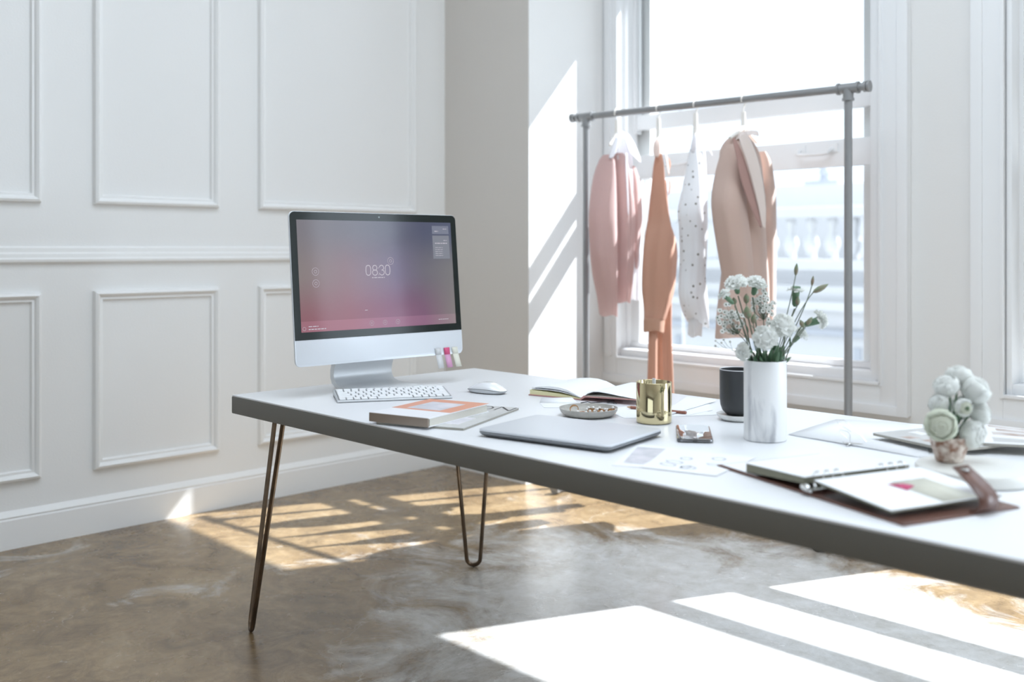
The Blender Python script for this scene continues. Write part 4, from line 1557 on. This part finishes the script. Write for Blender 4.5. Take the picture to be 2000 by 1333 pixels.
zm = T + 0.0098
magazine('grey magazine with brown spots lying on the white sheets behind the small flower pot', [(-0.9187, 1.8626), (-0.745, 1.8080), (-0.660, 2.02), (-0.8400, 2.0750)], zm, 0.0052, m_mag,
         [(0.30, 0.42, 0.06, 0.18, m_brownprint), (0.52, 0.75, 0.10, 0.42, m_brownprint), (0.12, 0.30, 0.30, 0.40, m_cover_w), (0.1, 0.9, 0.75, 0.8, m_cover_w)])
magazine('brown and white printed magazine at the right rear of the table', [(-0.72, 1.885), (-0.50, 2.005), (-0.60, 2.088), (-0.81, 2.088)], T + 0.0155, 0.005, m_cover_w,
         [(0.08, 0.92, 0.08, 0.30, m_mag), (0.10, 0.60, 0.45, 0.60, m_brownprint), (0.15, 0.9, 0.66, 0.80, m_brownprint), (0.1, 0.5, 0.86, 0.96, m_brownprint)])

# wire clip standing on the sheets
wc = thing('wire_clip', 'thin bent wire clip with a clear foot left of the grey magazine', 'clip', (-0.925, 1.785, T + 0.0006))
wo = (-0.925, 1.785, T + 0.0006)
P0 = Vector((-0.9250, 1.7850, T + 0.004))
Rv, Fv = VR, VF
MB().tube([P0, P0 + Vector((0, 0, 0.016)), P0 - Rv * 0.004 + Vector((0, 0, 0.022)), P0 - Rv * 0.018 + Vector((0, 0, 0.026)), P0 - Rv * 0.020 + Vector((0, 0, 0.022)), P0 - Rv * 0.006 + Vector((0, 0, 0.010))], 0.0007, 6).build('wire', m_steel, wc, origin=wo)
MB().tube([P0 + Rv * 0.030 + Vector((0, 0, 0.003)), P0 + Rv * 0.020 + Vector((0, 0, 0.016)), P0 + Rv * 0.008 + Vector((0, 0, 0.024)), P0 - Rv * 0.002 + Vector((0, 0, 0.036)), P0 - Rv * 0.012 + Vector((0, 0, 0.044)),
           P0 - Rv * 0.026 + Vector((0, 0, 0.043)), P0 - Rv * 0.022 + Vector((0, 0, 0.038)), P0 - Rv * 0.006 + Vector((0, 0, 0.027)), P0 + Rv * 0.002 + Vector((0, 0, 0.022))], 0.0007, 6).build('wire', m_steel, wc, origin=wo)
MB().tube([P0 - Rv * 0.012, P0, P0 + Rv * 0.024 - Vector((0, 0, 0.001))], [0.0008, 0.0022, 0.0008], 8).build('foot', m_steel, wc, origin=wo)
MB().tube([P0 - Fv * 0.012 - Rv * 0.01, P0 - Vector((0, 0, 0.001)), P0 + Fv * 0.016 - Rv * 0.012 - Vector((0, 0, 0.002))], [0.0007, 0.0020, 0.0007], 8).build('foot', m_steel, wc, origin=wo)

# ------------------------------------------------------------------ ring binder with leather cover
bd = thing('leather_binder', 'open brown leather ring binder with white pages at the near edge of the table', 'binder', (-0.9936, 1.4492, T), math.radians(-19.2))
cv = MB()
cp = []
prof_top = [(0.0, 0.0034), (0.10, 0.0036), (0.20, 0.0040), (0.222, 0.0050), (0.245, 0.0042), (0.33, 0.0036), (0.412, 0.0036)]
ring0 = [(x_, 0.0, z) for x_, z in prof_top] + [(x_, 0.0, 0.0005) for x_, z in reversed(prof_top)]
cv.rings([ring0, [(x_, 0.224, z) for x_, y, z in ring0]])
cv.build('cover', m_leather, bd, bevel=0.0008, segs=1)
MB().box(0.008, 0.10, 0.004, 0.22, 0.0041, 0.0049).build('loose_sheet', m_paper, bd)


def stack(x0_, x1_, zl, zr, nm, h0l, h0r):
    """Page stack lying over the rings: sloping bottom and top."""
    m_ = MB().add([(x0_, 0.004, h0l), (x1_, 0.004, h0r), (x1_, 0.218, h0r), (x0_, 0.218, h0l), (x0_, 0.004, zl), (x1_, 0.004, zr), (x1_, 0.218, zr), (x0_, 0.218, zl)],
                  [(0, 3, 2, 1), (4, 5, 6, 7), (0, 1, 5, 4), (1, 2, 6, 5), (2, 3, 7, 6), (3, 0, 4, 7)])
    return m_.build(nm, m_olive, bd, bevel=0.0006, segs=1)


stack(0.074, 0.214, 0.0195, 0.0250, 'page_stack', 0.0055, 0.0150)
MB().add([(0.0735, 0.0035, 0.0195), (0.2145, 0.0035, 0.0250), (0.2145, 0.2185, 0.0250), (0.0735, 0.2185, 0.0195), (0.0735, 0.0035, 0.0203), (0.2145, 0.0035, 0.0258), (0.2145, 0.2185, 0.0258), (0.0735, 0.2185, 0.0203)],
         [(0, 3, 2, 1), (4, 5, 6, 7), (0, 1, 5, 4), (1, 2, 6, 5), (2, 3, 7, 6), (3, 0, 4, 7)]).build('page', m_paper, bd)
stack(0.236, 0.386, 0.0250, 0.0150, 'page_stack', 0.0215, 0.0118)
rp = MB().add([(0.2355, 0.0035, 0.0250), (0.3870, 0.0035, 0.0150), (0.3870, 0.2185, 0.0150), (0.2355, 0.2185, 0.0250), (0.2355, 0.0035, 0.0258), (0.3870, 0.0035, 0.0158), (0.3870, 0.2185, 0.0158), (0.2355, 0.2185, 0.0258)],
              [(0, 3, 2, 1), (4, 5, 6, 7), (0, 1, 5, 4), (1, 2, 6, 5), (2, 3, 7, 6), (3, 0, 4, 7)]).build('page', m_paper, bd)


def on_page(x_):
    return 0.0258 - (x_ - 0.2355) / 0.1515 * 0.010 + 0.0003


def page_print(x0_, x1_, y0, y1, mat, nm, dz=0.0):
    MB().add([(x0_, y0, on_page(x0_) + dz), (x1_, y0, on_page(x1_) + dz), (x1_, y1, on_page(x1_) + dz), (x0_, y1, on_page(x0_) + dz)], [(0, 1, 2, 3)]).build(nm, mat, rp, solid=0.0002)


page_print(0.285, 0.384, 0.105, 0.175, m_tabcream, 'cream_note')
MB().add([(0.292, 0.093, on_page(0.292) + 0.0005), (0.325, 0.098, on_page(0.325) + 0.0005), (0.312, 0.126, on_page(0.312) + 0.0006), (0.298, 0.118, on_page(0.298) + 0.0006)], [(0, 1, 2, 3)]).build('pink_note', m_pink, rp, solid=0.0002)
MB().tube([(0.215, -0.001, 0.0125), (0.224, -0.001, 0.0130), (0.231, -0.001, 0.0115)], [0.004, 0.0058, 0.0042], 10).build('ring_bar_end', m_steel, bd)
MB().box(0.216, 0.234, 0.0, 0.222, 0.006, 0.0115).build('ring_bar', m_steel, bd, bevel=0.001)
for yy in (0.022, 0.041, 0.060, 0.150, 0.170, 0.190):
    MB().tube([(0.2245 + 0.0125 * math.cos(t), yy, 0.0220 + 0.0125 * math.sin(t)) for t in [2 * PI * q / 18 for q in range(19)]], 0.0011, 6).build('binder_ring', m_steel, bd)
spn = [(0.404, 0.132, 0.166, 0.0045), (0.4150, 0.134, 0.170, 0.007), (0.4190, 0.136, 0.172, 0.016), (0.412, 0.140, 0.177, 0.026), (0.394, 0.148, 0.184, 0.034), (0.368, 0.160, 0.194, 0.042), (0.340, 0.172, 0.203, 0.050)]
MB().grid([[(x_, y0, z), (x_, y1, z)] for x_, y0, y1, z in spn]).build('strap', m_leather, bd, solid=0.0022, smooth=60)
MB().lathe([(0.0058, 0.0), (0.0058, 0.0016), (0.004, 0.0024), (0.001, 0.0026)], 16, (0.354, 0.181, 0.0478)).build('snap_button', m_steel, bd)
rb = MB().tube([(0.065, 0.216, 0.006), (0.060, 0.226, 0.006), (0.052, 0.236, 0.0055), (0.060, 0.246, 0.006)], [0.002, 0.0035, 0.0035, 0.0015], 8).build('pen_loop', m_leather, bd)

# ------------------------------------------------------------------ round slab with the little pot of ranunculus
SC = (-0.653, 1.676)
sl = tag(MB().lathe([(0.080, 0.0), (0.088, 0.001), (0.090, 0.004), (0.090, 0.017), (0.088, 0.0195), (0.084, 0.020), (0.001, 0.020)], 64, (SC[0], SC[1], T + 0.0004)).build('round_slab', m_slabw, None, origin=(SC[0], SC[1], T), smooth=40),
         'thick round white stone slab at the right of the table', 'tray')
PT = (-0.695, 1.680)
pt_ = thing('flower_pot', 'small mottled brown and white shell pot on the round slab', 'pot', (PT[0], PT[1], T + 0.0206))
pm = MB()
prs = []
for r_, z in ((0.019, 0.0), (0.021, 0.001), (0.024, 0.012), (0.0275, 0.024), (0.0300, 0.036), (0.0305, 0.042), (0.0285, 0.042), (0.0265, 0.03), (0.020, 0.008), (0.001, 0.006)):
    prs.append([(r_ * (1 + 0.035 * math.sin(9 * a_) * min(1, z * 60)) * math.cos(a_), r_ * (1 + 0.035 * math.sin(9 * a_) * min(1, z * 60)) * math.sin(a_), z) for a_ in [2 * PI * q / 54 for q in range(54)]])
pm.rings(prs)
pm.build('bowl', m_shell, pt_, smooth=50)


def ranunculus(label, c, d, r, seed, eye=0.0, green=True, open_=1.0):
    rr = random.Random(seed)
    root = thing('ranunculus', label, 'flower', (PT[0], PT[1], T + 0.030), 0, 'ranunculus in the shell pot')
    o_ = tuple(root.location)
    Rm = frame(d)
    c = Vector(c)

    def whorl(mbx, rad, npet, lift, tip, hm=0.85):
        for q in range(npet):
            az0 = 2 * PI * q / npet + rr.uniform(-0.25, 0.25)
            span = 2 * PI / npet * 1.45
            rws = []
            for i in range(5):
                s = i / 4
                pol = 0.25 + (PI * 0.62 - tip) * s
                row = []
                for j in range(7):
                    u = j / 6 - 0.5
                    az = az0 + u * span
                    edge = 1 - 0.12 * (2 * u) ** 2 * s
                    p_ = PI - pol * edge
                    k_ = rad * (1 + 0.05 * rr.uniform(-1, 1) * s)
                    row.append(tuple(c + Rm @ Vector((k_ * math.sin(p_) * math.cos(az), k_ * math.sin(p_) * math.sin(az), k_ * math.cos(p_) * hm + lift))))
                rws.append(row)
            mbx.grid(rws)
    outer, heart = MB(), MB()
    lev = [1.0, 0.93, 0.85, 0.76]
    for i, k_ in enumerate(lev):
        whorl(outer, r * k_, 6, 0, 0.45 * (1 - open_) - 0.15 + 0.12 * i)
    dome = []
    for i in range(30):
        th = 0.02 + 1.85 * i / 29
        row = []
        for q in range(40):
            az = 2 * PI * q / 40
            fr_ = (th * 3.4 + az / (2 * PI) + 0.12 * math.sin(3 * az + seed)) % 1.0
            k_ = r * (0.80 + 0.075 * fr_)
            row.append(tuple(c + Rm @ Vector((k_ * math.sin(th) * math.cos(az), k_ * math.sin(th) * math.sin(az), k_ * math.cos(th) * 0.95))))
        dome.append(row)
    heart.rings(dome)
    outer.build('petals', m_cream_petal if green == 2 else m_petal, root, origin=o_, solid=0.0004, smooth=70)
    heart.build('heart_petals', m_heart if green else m_petal, root, origin=o_, smooth=25)
    if eye:
        MB().sphere(tuple(c + Rm @ Vector((0, 0, r * 0.68))), eye, 12, 8).build('flower_eye', m_heartdark, root, origin=o_)
    MB().tube(bez(o_, (PT[0], PT[1], T + 0.06), tuple(c - Vector(d).normalized() * r * 0.8), 6), 0.0018, 6).build('stem', m_leaf, root, origin=o_)
    return root


ranunculus('large green-white ranunculus with a swirled face, lowest at the left of the pot', (-0.6920, 1.638, 0.6940), dirn(-0.35, 1, 0.05), 0.0265, 1, 0, 2)
ranunculus('small ranunculus with a dark green eye in the middle of the posy', (-0.6665, 1.6663, 0.7216), dirn(0.1, 1, 0.05), 0.0150, 2, 0.0042, True)
ranunculus('white ranunculus with a greenish side at the top left of the posy', (-0.6988, 1.6761, 0.7530), dirn(-0.5, 0.2, 1), 0.0215, 3, 0, False)
ranunculus('big white ranunculus at the upper right of the posy', (-0.6652, 1.7107, 0.7470), dirn(0.7, 0.3, 0.8), 0.0260, 4, 0, False)
ranunculus('white ranunculus at the very top of the posy', (-0.6908, 1.7059, 0.7680), dirn(0.1, -0.1, 1), 0.0215, 5, 0, False)
ranunculus('greenish white ranunculus hanging low at the right of the pot', (-0.6622, 1.6923, 0.6760), dirn(0.6, 0.8, -0.1), 0.0235, 6, 0, False)
ranunculus('small white ranunculus at the far left above the swirled one', (-0.7055, 1.6620, 0.7240), dirn(-1, 0.2, 0.3), 0.0180, 7, 0, False)
ranunculus('white ranunculus at the far right below the big one', (-0.6593, 1.7168, 0.7080), dirn(1, 0.3, 0.2), 0.0200, 8, 0, False)
ranunculus('white ranunculus at the back of the posy, mostly hidden', (-0.6900, 1.7150, 0.7130), dirn(0.2, -0.6, 0.6), 0.0220, 9, 0, False)

# ------------------------------------------------------------------ clothes rack
RA = Vector((0.9968, 0.0805, 0))       # along the bar
RU = Vector((-0.0805, 0.9968, 0))      # across it, towards the window
RL = Vector((-2.79, 3.13, 0))
RR = Vector((-1.675, 3.22, 0))
BARZ = 1.527
PR = 0.0135
rk = thing('clothes_rack', 'grey galvanised pipe clothes rack standing in front of the window', 'clothes rack', tuple((RL + RR) / 2))
ro = tuple((RL + RR) / 2)
up = Vector((0, 0, 1))
MB().tube([RL - RA * 0.075 + up * BARZ, RR + RA * 0.072 + up * BARZ], PR, 16).build('bar', m_pipe, rk, origin=ro)
for P_, sgn in ((RL, -1), (RR, 1)):
    MB().tube([P_ + up * 0.03, P_ + up * BARZ], PR, 16).build('post', m_pipe, rk, origin=ro)
    tm = MB()
    tm.tube([P_ - RA * 0.036 + up * BARZ, P_ + RA * 0.036 + up * BARZ], 0.0175, 16)
    tm.tube([P_ - RA * 0.038 + up * BARZ, P_ - RA * 0.030 + up * BARZ], 0.0205, 16)
    tm.tube([P_ + RA * 0.030 + up * BARZ, P_ + RA * 0.038 + up * BARZ], 0.0205, 16)
    tm.tube([P_ + up * (BARZ - 0.040), P_ + up * BARZ], 0.0175, 16)
    tm.tube([P_ + up * (BARZ - 0.042), P_ + up * (BARZ - 0.034)], 0.0205, 16)
    tm.build('tee_fitting', m_pipe, rk, origin=ro)
    cm_ = MB()
    q0 = P_ + RA * sgn * 0.055 + up * BARZ
    cm_.tube([q0, q0 + RA * sgn * 0.010], 0.0185, 16)
    q0 = P_ + RA * sgn * 0.068 + up * BARZ
    cm_.tube([q0, q0 + RA * sgn * 0.008], 0.0195, 16)
    cm_.build('end_cap', m_pipe, rk, origin=ro)
    ft = MB()
    ft.tube([P_ - RU * (0.205 if sgn < 0 else 0.24) + up * 0.0205, P_ + RU * 0.19 + up * 0.0205], PR, 16)
    ft.tube([P_ - RU * 0.035 + up * 0.0205, P_ + RU * 0.035 + up * 0.0205], 0.0175, 16)
    ft.tube([P_ + up * 0.0205, P_ + up * 0.06], 0.0175, 16)
    ft.build('foot', m_pipe, rk, origin=ro)
    for s_, ln in ((-1, 0.205 if sgn < 0 else 0.24), (1, 0.19)):
        e0 = P_ + RU * s_ * ln + up * 0.0205
        MB().tube([e0 - RU * s_ * 0.016, e0 + RU * s_ * 0.006], 0.0198, 16).build('foot_cap', M('dark_foot_cap', (70, 70, 68), rough=0.5) if s_ < 0 and sgn > 0 else m_pipe, rk, origin=ro)

G = {'g1': Vector((-2.6338, 3.1426, 0)), 'g2': Vector((-2.4367, 3.1585, 0)), 'g3': Vector((-2.2707, 3.1719, 0)), 'g4': Vector((-2.0697, 3.1881, 0))}


def hanger(key, label, drop, half, zneck):
    P_ = G[key]
    r_ = thing('coat_hanger', label, 'hanger', tuple(P_ + up * (BARZ + 0.015)), 0, 'white hangers on the rack')
    o_ = tuple(r_.location)
    hk = []
    for q in range(13):
        an = math.radians(215 - 250 * q / 12)
        hk.append(P_ + RU * 0.0175 * math.cos(an) + up * (BARZ + 0.0 + 0.0175 * math.sin(an)))
    hk += [P_ + RU * 0.009 + up * (BARZ - 0.022), P_ + up * (BARZ - 0.034), P_ + up * (zneck + 0.03)]
    MB().tube(hk, 0.0022, 8).build('hook', m_hanger, r_, origin=o_)
    n_ = MB()
    n_.tube([P_ + up * (zneck + 0.045), P_ + up * zneck, P_ + up * (zneck - 0.05)], [0.008, 0.0095, 0.009], 10)
    n_.build('neck', m_hanger, r_, origin=o_)
    am = MB()
    for s_ in (-1, 1):
        am.tube([P_ + up * (zneck - 0.01), P_ + RU * s_ * half * 0.4 + up * (zneck - 0.012 - drop * 0.35), P_ + RU * s_ * half + up * (zneck - drop)], [0.010, 0.0085, 0.006], 8)
    am.build('arms', m_hanger, r_, origin=o_)
    return r_


hanger('g1', 'white hanger carrying the pink cardigan, leftmost on the rack', 0.06, 0.05, 1.455)
hanger('g2', 'white hanger carrying the terracotta dress', 0.10, 0.012, 1.445)
hanger('g3', 'white hanger carrying the dotted blouse', 0.10, 0.014, 1.450)
hanger('g4', 'white hanger carrying the blush blazer, rightmost on the rack', 0.06, 0.10, 1.437)


def cloth(key, lv, nm, mat, parent, folds=5, amp=0.06, ph_=0.0, dw=0.0, caps=(True, True), nn=44, sub=3):
    """Hanging cloth tube. lv rows: (z, centre across the rack, half width across, half thickness along the bar)."""
    P_ = G[key]
    # smooth the rows by Catmull-Rom subdivision
    rows2 = []
    for i in range(len(lv) - 1):
        p0, p1, p2, p3 = lv[max(i - 1, 0)], lv[i], lv[i + 1], lv[min(i + 2, len(lv) - 1)]
        for s in range(sub):
            t = s / sub
            rows2.append(tuple(0.5 * (2 * p1[k_] + (p2[k_] - p0[k_]) * t + (2 * p0[k_] - 5 * p1[k_] + 4 * p2[k_] - p3[k_]) * t * t + (3 * p1[k_] - p0[k_] - 3 * p2[k_] + p3[k_]) * t ** 3) for k_ in range(4)))
    rows2.append(lv[-1])
    ztop, zbot = lv[0][0], lv[-1][0]
    rs = []
    for z, cu, a_, b2 in rows2:
        t = (ztop - z) / max(1e-6, ztop - zbot)
        row = []
        for q in range(nn):
            an = 2 * PI * q / nn
            rip = 1 + amp * min(1, t * 2.2) * (math.sin(folds * an + ph_ + 1.5 * t) + 0.5 * math.sin((folds * 2 + 1) * an + 2 * ph_ - 2 * t))
            c_, s_ = math.cos(an), math.sin(an)
            cc = math.copysign(abs(c_) ** 0.85, c_) * max(a_, 0.002) * rip
            sc_ = math.copysign(abs(s_) ** 0.85, s_) * max(b2, 0.002) * rip
            p = P_ + RU * (cu + cc) + RA * (sc_ + dw)
            row.append((p.x, p.y, z + 0.004 * math.sin(3 * an + ph_) * (1 if t > 0.98 else 0)))
        rs.append(row)
    return MB().rings(rs, True, *caps).build(nm, mat, parent, origin=tuple(parent.location), smooth=70)


def patch(key, rows3, nm, mat, parent, th=0.003):
    """Folded strip of cloth; rows of (across, along, z) points."""
    P_ = G[key]
    return MB().grid([[tuple(P_ + RU * u + RA * w_ + up * z) for u, w_, z in r_] for r_ in rows3]).build(nm, mat, parent, origin=tuple(parent.location), solid=th, smooth=70, subdiv=1)


# pink cardigan over a white shirt
g = thing('pink_cardigan', 'dusty pink knit cardigan at the left end of the rack', 'cardigan', tuple(G['g1'] + up * 1.40))
cloth('g1', [(1.357, -0.052, 0.006, 0.019), (1.336, -0.056, 0.012, 0.036), (1.278, -0.069, 0.024, 0.05), (1.196, -0.078, 0.042, 0.055), (1.114, -0.083, 0.054, 0.056), (1.033, -0.08, 0.053, 0.056), (0.951, -0.075, 0.047, 0.056), (0.87, -0.066, 0.03, 0.054), (0.787, -0.052, 0.018, 0.046), (0.711, -0.044, 0.015, 0.041)],
      'sleeve', m_cardi, g, 4, 0.05, 0.5, -0.01, (True, False))
cloth('g1', [(1.363, -0.015, 0.012, 0.028), (1.339, -0.004, 0.018, 0.036), (1.261, 0.006, 0.026, 0.046), (1.117, 0.016, 0.03, 0.054), (0.951, 0.016, 0.026, 0.05), (0.827, 0.016, 0.02, 0.044), (0.764, 0.016, 0.014, 0.036)],
      'body', m_cardi, g, 5, 0.09, 1.3, 0.012, (True, False))
cloth('g1', [(1.315, 0.05, 0.02, 0.02), (1.24, 0.075, 0.030, 0.028), (1.10, 0.085, 0.034, 0.03), (0.99, 0.08, 0.024, 0.025), (0.90, 0.075, 0.012, 0.018)], 'far_sleeve', m_cardi, g, 3, 0.08, 0.2, 0.028, (True, False))
g = thing('white_shirt', 'white cotton shirt showing behind the pink cardigan', 'shirt', tuple(G['g1'] + up * 1.42))
cloth('g1', [(1.452, 0.006, 0.008, 0.014), (1.425, 0.010, 0.024, 0.026), (1.380, 0.016, 0.040, 0.032), (1.34, 0.024, 0.046, 0.034), (1.273, 0.034, 0.040, 0.034), (1.118, 0.055, 0.040, 0.034), (0.993, 0.072, 0.040, 0.034), (0.867, 0.078, 0.040, 0.034), (0.772, 0.082, 0.034, 0.030)],
      'body', m_shirt, g, 5, 0.10, 0.4, 0.012, (True, False))
patch('g1', [[(-0.005, 0.030, 1.452), (0.02, 0.036, 1.450), (0.045, 0.030, 1.440)], [(-0.012, 0.050, 1.41), (0.03, 0.060, 1.40), (0.085, 0.045, 1.385)], [(-0.006, 0.056, 1.36), (0.04, 0.068, 1.335), (0.115, 0.050, 1.312)]], 'collar', m_shirt, g)
patch('g1', [[(-0.016, 0.030, 1.440), (-0.030, 0.010, 1.430)], [(-0.050, 0.040, 1.385), (-0.058, 0.012, 1.375)], [(-0.072, 0.040, 1.335), (-0.082, 0.006, 1.330)]], 'shoulder_yoke', m_shirt, g)
patch('g1', [[(-0.022, 0.055, 1.37), (-0.008, 0.058, 1.372)], [(-0.028, 0.060, 1.29), (-0.016, 0.062, 1.29)], [(-0.020, 0.062, 1.20), (-0.010, 0.064, 1.20)], [(-0.014, 0.062, 1.10), (-0.006, 0.064, 1.10)]], 'placket', m_shirt, g)

# terracotta dress
g = thing('terracotta_dress', 'long terracotta dress with a cuffed sleeve, second on the rack', 'dress', tuple(G['g2'] + up * 1.42))
cloth('g2', [(1.35, 0.003, 0.004, 0.014), (1.325, 0.003, 0.006, 0.02), (1.292, 0.002, 0.008, 0.025), (1.192, 0.002, 0.012, 0.035), (1.092, 0.008, 0.02, 0.048), (1.032, 0.015, 0.047, 0.058), (0.972, 0.021, 0.068, 0.06), (0.892, 0.014, 0.067, 0.06), (0.812, 0.003, 0.056, 0.058), (0.75, -0.01, 0.04, 0.048), (0.707, -0.025, 0.032, 0.04)],
      'sleeve', m_terra, g, 3, 0.10, 1.1, 0.0, (True, False))
cloth('g2', [(0.711, -0.029, 0.036, 0.04), (0.7, -0.03, 0.037, 0.041), (0.66, -0.032, 0.034, 0.04)], 'cuff', m_cuff, g, 3, 0.02, 0.2, 0.0, (False, False))
cloth('g2', [(0.90, -0.028, 0.014, 0.016), (0.664, -0.036, 0.014, 0.018), (0.555, -0.038, 0.014, 0.018), (0.462, -0.040, 0.015, 0.019), (0.40, -0.041, 0.016, 0.02)], 'skirt_panel', m_terra, g, 3, 0.10, 0.0, 0.0, (True, False))
cloth('g2', [(1.25, 0.030, 0.010, 0.016), (0.952, 0.040, 0.028, 0.026), (0.66, 0.040, 0.026, 0.026), (0.548, 0.046, 0.028, 0.027), (0.453, 0.051, 0.029, 0.028), (0.40, 0.054, 0.030, 0.028)], 'skirt_panel', m_terra, g, 4, 0.16, 1.0, 0.0, (True, False))
patch('g2', [[(0.0, 0.012, 1.42), (-0.02, 0.0, 1.415)], [(-0.012, 0.020, 1.39), (-0.05, 0.0, 1.37)], [(-0.008, 0.016, 1.335), (-0.030, 0.0, 1.325)]], 'neck_bow', m_tie, g)
patch('g2', [[(0.0, 0.014, 1.40), (0.014, 0.016, 1.39)], [(0.008, 0.028, 1.34), (0.026, 0.030, 1.33)], [(0.016, 0.034, 1.26), (0.034, 0.032, 1.255)]], 'neck_tie', m_tie, g)
patch('g2', [[(0.030, 0.020, 1.345), (0.042, 0.024, 1.335)], [(0.040, 0.026, 1.315), (0.056, 0.026, 1.31)], [(0.030, 0.024, 1.285), (0.040, 0.024, 1.28)]], 'ruffle', m_terra, g)
patch('g2', [[(0.036, 0.022, 1.26), (0.048, 0.024, 1.255)], [(0.040, 0.026, 1.225), (0.054, 0.026, 1.22)], [(0.032, 0.022, 1.19), (0.040, 0.022, 1.185)]], 'ruffle', m_terra, g)

# dotted blouse
g = thing('dotted_blouse', 'sheer white blouse with small dark dots, third on the rack', 'blouse', tuple(G['g3'] + up * 1.42))
cloth('g3', [(1.36, -0.016, 0.004, 0.014), (1.341, -0.019, 0.006, 0.018), (1.282, -0.022, 0.01, 0.028), (1.204, -0.029, 0.018, 0.04), (1.146, -0.037, 0.031, 0.047), (1.108, -0.037, 0.04, 0.048), (1.069, -0.031, 0.036, 0.048), (0.953, -0.022, 0.036, 0.048), (0.837, -0.021, 0.055, 0.048), (0.778, -0.012, 0.055, 0.048), (0.719, 0.009, 0.034, 0.045), (0.678, 0.037, 0.015, 0.035)],
      'sleeve', m_dots, g, 4, 0.06, 0.7, 0.0, (True, False))
cloth('g3', [(1.345, 0.012, 0.012, 0.016), (1.246, 0.030, 0.030, 0.020), (1.109, 0.034, 0.036, 0.022), (0.953, 0.026, 0.036, 0.022), (0.758, 0.008, 0.030, 0.022), (0.647, -0.004, 0.024, 0.022)], 'body', m_dots, g, 4, 0.10, 1.9, 0.0, (True, False))
patch('g3', [[(0.0, 0.012, 1.425), (-0.014, 0.0, 1.42)], [(-0.016, 0.018, 1.385), (-0.044, 0.0, 1.365)], [(-0.010, 0.016, 1.345), (-0.034, 0.0, 1.335)]], 'neck_bow', m_shirt, g)
patch('g3', [[(0.0, 0.020, 1.415), (0.018, 0.022, 1.41)], [(0.004, 0.030, 1.34), (0.026, 0.030, 1.34)], [(0.008, 0.034, 1.24), (0.030, 0.032, 1.24)], [(0.014, 0.032, 1.14), (0.026, 0.030, 1.14)]], 'neck_tie', m_shirt, g)
patch('g3', [[(0.010, 0.024, 1.395), (0.012, 0.024, 1.385)], [(0.045, 0.030, 1.375), (0.045, 0.030, 1.360)], [(0.080, 0.030, 1.340), (0.078, 0.030, 1.325)]], 'neck_tie', m_shirt, g)

# blush blazer
g = thing('blush_blazer', 'blush pink tailored blazer with a pale lapel, rightmost on the rack', 'blazer', tuple(G['g4'] + up * 1.41))
cloth('g4', [(1.352, -0.122, 0.006, 0.018), (1.335, -0.124, 0.014, 0.03), (1.284, -0.128, 0.028, 0.044), (1.21, -0.134, 0.052, 0.053), (1.146, -0.131, 0.071, 0.055), (1.083, -0.118, 0.073, 0.055), (1.009, -0.097, 0.071, 0.055), (0.936, -0.077, 0.063, 0.055), (0.88, -0.063, 0.054, 0.055), (0.805, -0.048, 0.046, 0.054), (0.711, -0.037, 0.04, 0.054), (0.674, -0.035, 0.037, 0.053)],
      'sleeve', m_blazer, g, 3, 0.035, 0.6, 0.014, (True, False))
cloth('g4', [(1.402, -0.012, 0.012, 0.022), (1.38, -0.024, 0.036, 0.044), (1.345, -0.022, 0.07, 0.062), (1.3, -0.012, 0.086, 0.068), (1.235, -0.004, 0.093, 0.07), (1.141, 0.006, 0.097, 0.07), (1.048, 0.016, 0.096, 0.07), (0.954, 0.024, 0.1, 0.07), (0.859, 0.022, 0.122, 0.071), (0.766, 0.014, 0.138, 0.072), (0.659, 0.006, 0.147, 0.073)],
      'body', m_blazer, g, 4, 0.03, 0.2, -0.006, (True, False))
cloth('g4', [(1.345, 0.135, 0.010, 0.02), (1.30, 0.145, 0.028, 0.036), (1.20, 0.155, 0.042, 0.044), (1.08, 0.158, 0.046, 0.046), (0.95, 0.160, 0.044, 0.044), (0.80, 0.162, 0.040, 0.042), (0.70, 0.162, 0.038, 0.040)], 'far_sleeve', m_blazer, g, 3, 0.04, 1.0, 0.0, (True, False))


def onx(px_list):
    """World points on the blazer front given as (y, z) at the depth of the front edge, converted to rack coordinates."""
    out = []
    for xx, yy, zz_ in px_list:
        d = Vector((xx, yy, 0)) - G['g4']
        out.append((d.dot(RU), d.dot(RA), zz_))
    return out


XF = -1.968
inn = onx([(XF + 0.004, 2.971, 1.3755), (XF + 0.006, 3.0215, 1.3117), (XF + 0.006, 3.0697, 1.2249), (XF + 0.004, 3.1189, 1.1273), (XF, 3.1555, 1.0459)])
out_ = onx([(XF + 0.012, 3.0279, 1.4086), (XF + 0.022, 3.0925, 1.3164), (XF + 0.022, 3.1341, 1.2097), (XF + 0.016, 3.1609, 1.1192), (XF + 0.004, 3.1666, 1.0369)])
patch('g4', [[a_, b2] for a_, b2 in zip(inn, out_)], 'lapel', m_lapel, g, 0.003)
lin_ = onx([(XF - 0.006, 2.9629, 1.3668), (XF - 0.004, 2.990, 1.3121), (XF - 0.003, 3.008, 1.2233), (XF - 0.003, 3.0752, 1.1266), (XF - 0.003, 3.1472, 1.046)])
lin2 = onx([(XF - 0.002, 2.980, 1.372), (XF, 3.0300, 1.3117), (XF, 3.0790, 1.2249), (XF, 3.1270, 1.1273), (XF - 0.002, 3.1590, 1.0459)])
patch('g4', [[a_, b2] for a_, b2 in zip(lin_, lin2)], 'lining', m_lining, g, 0.002)
patch('g4', [[(-0.045, -0.020, 1.385), (-0.030, 0.020, 1.412), (-0.002, 0.060, 1.412), (0.020, 0.050, 1.405)], [(-0.060, -0.015, 1.365), (-0.085, 0.040, 1.378), (-0.120, 0.094, 1.385), (-0.075, 0.108, 1.372)]], 'collar', m_lapel, g, 0.004)
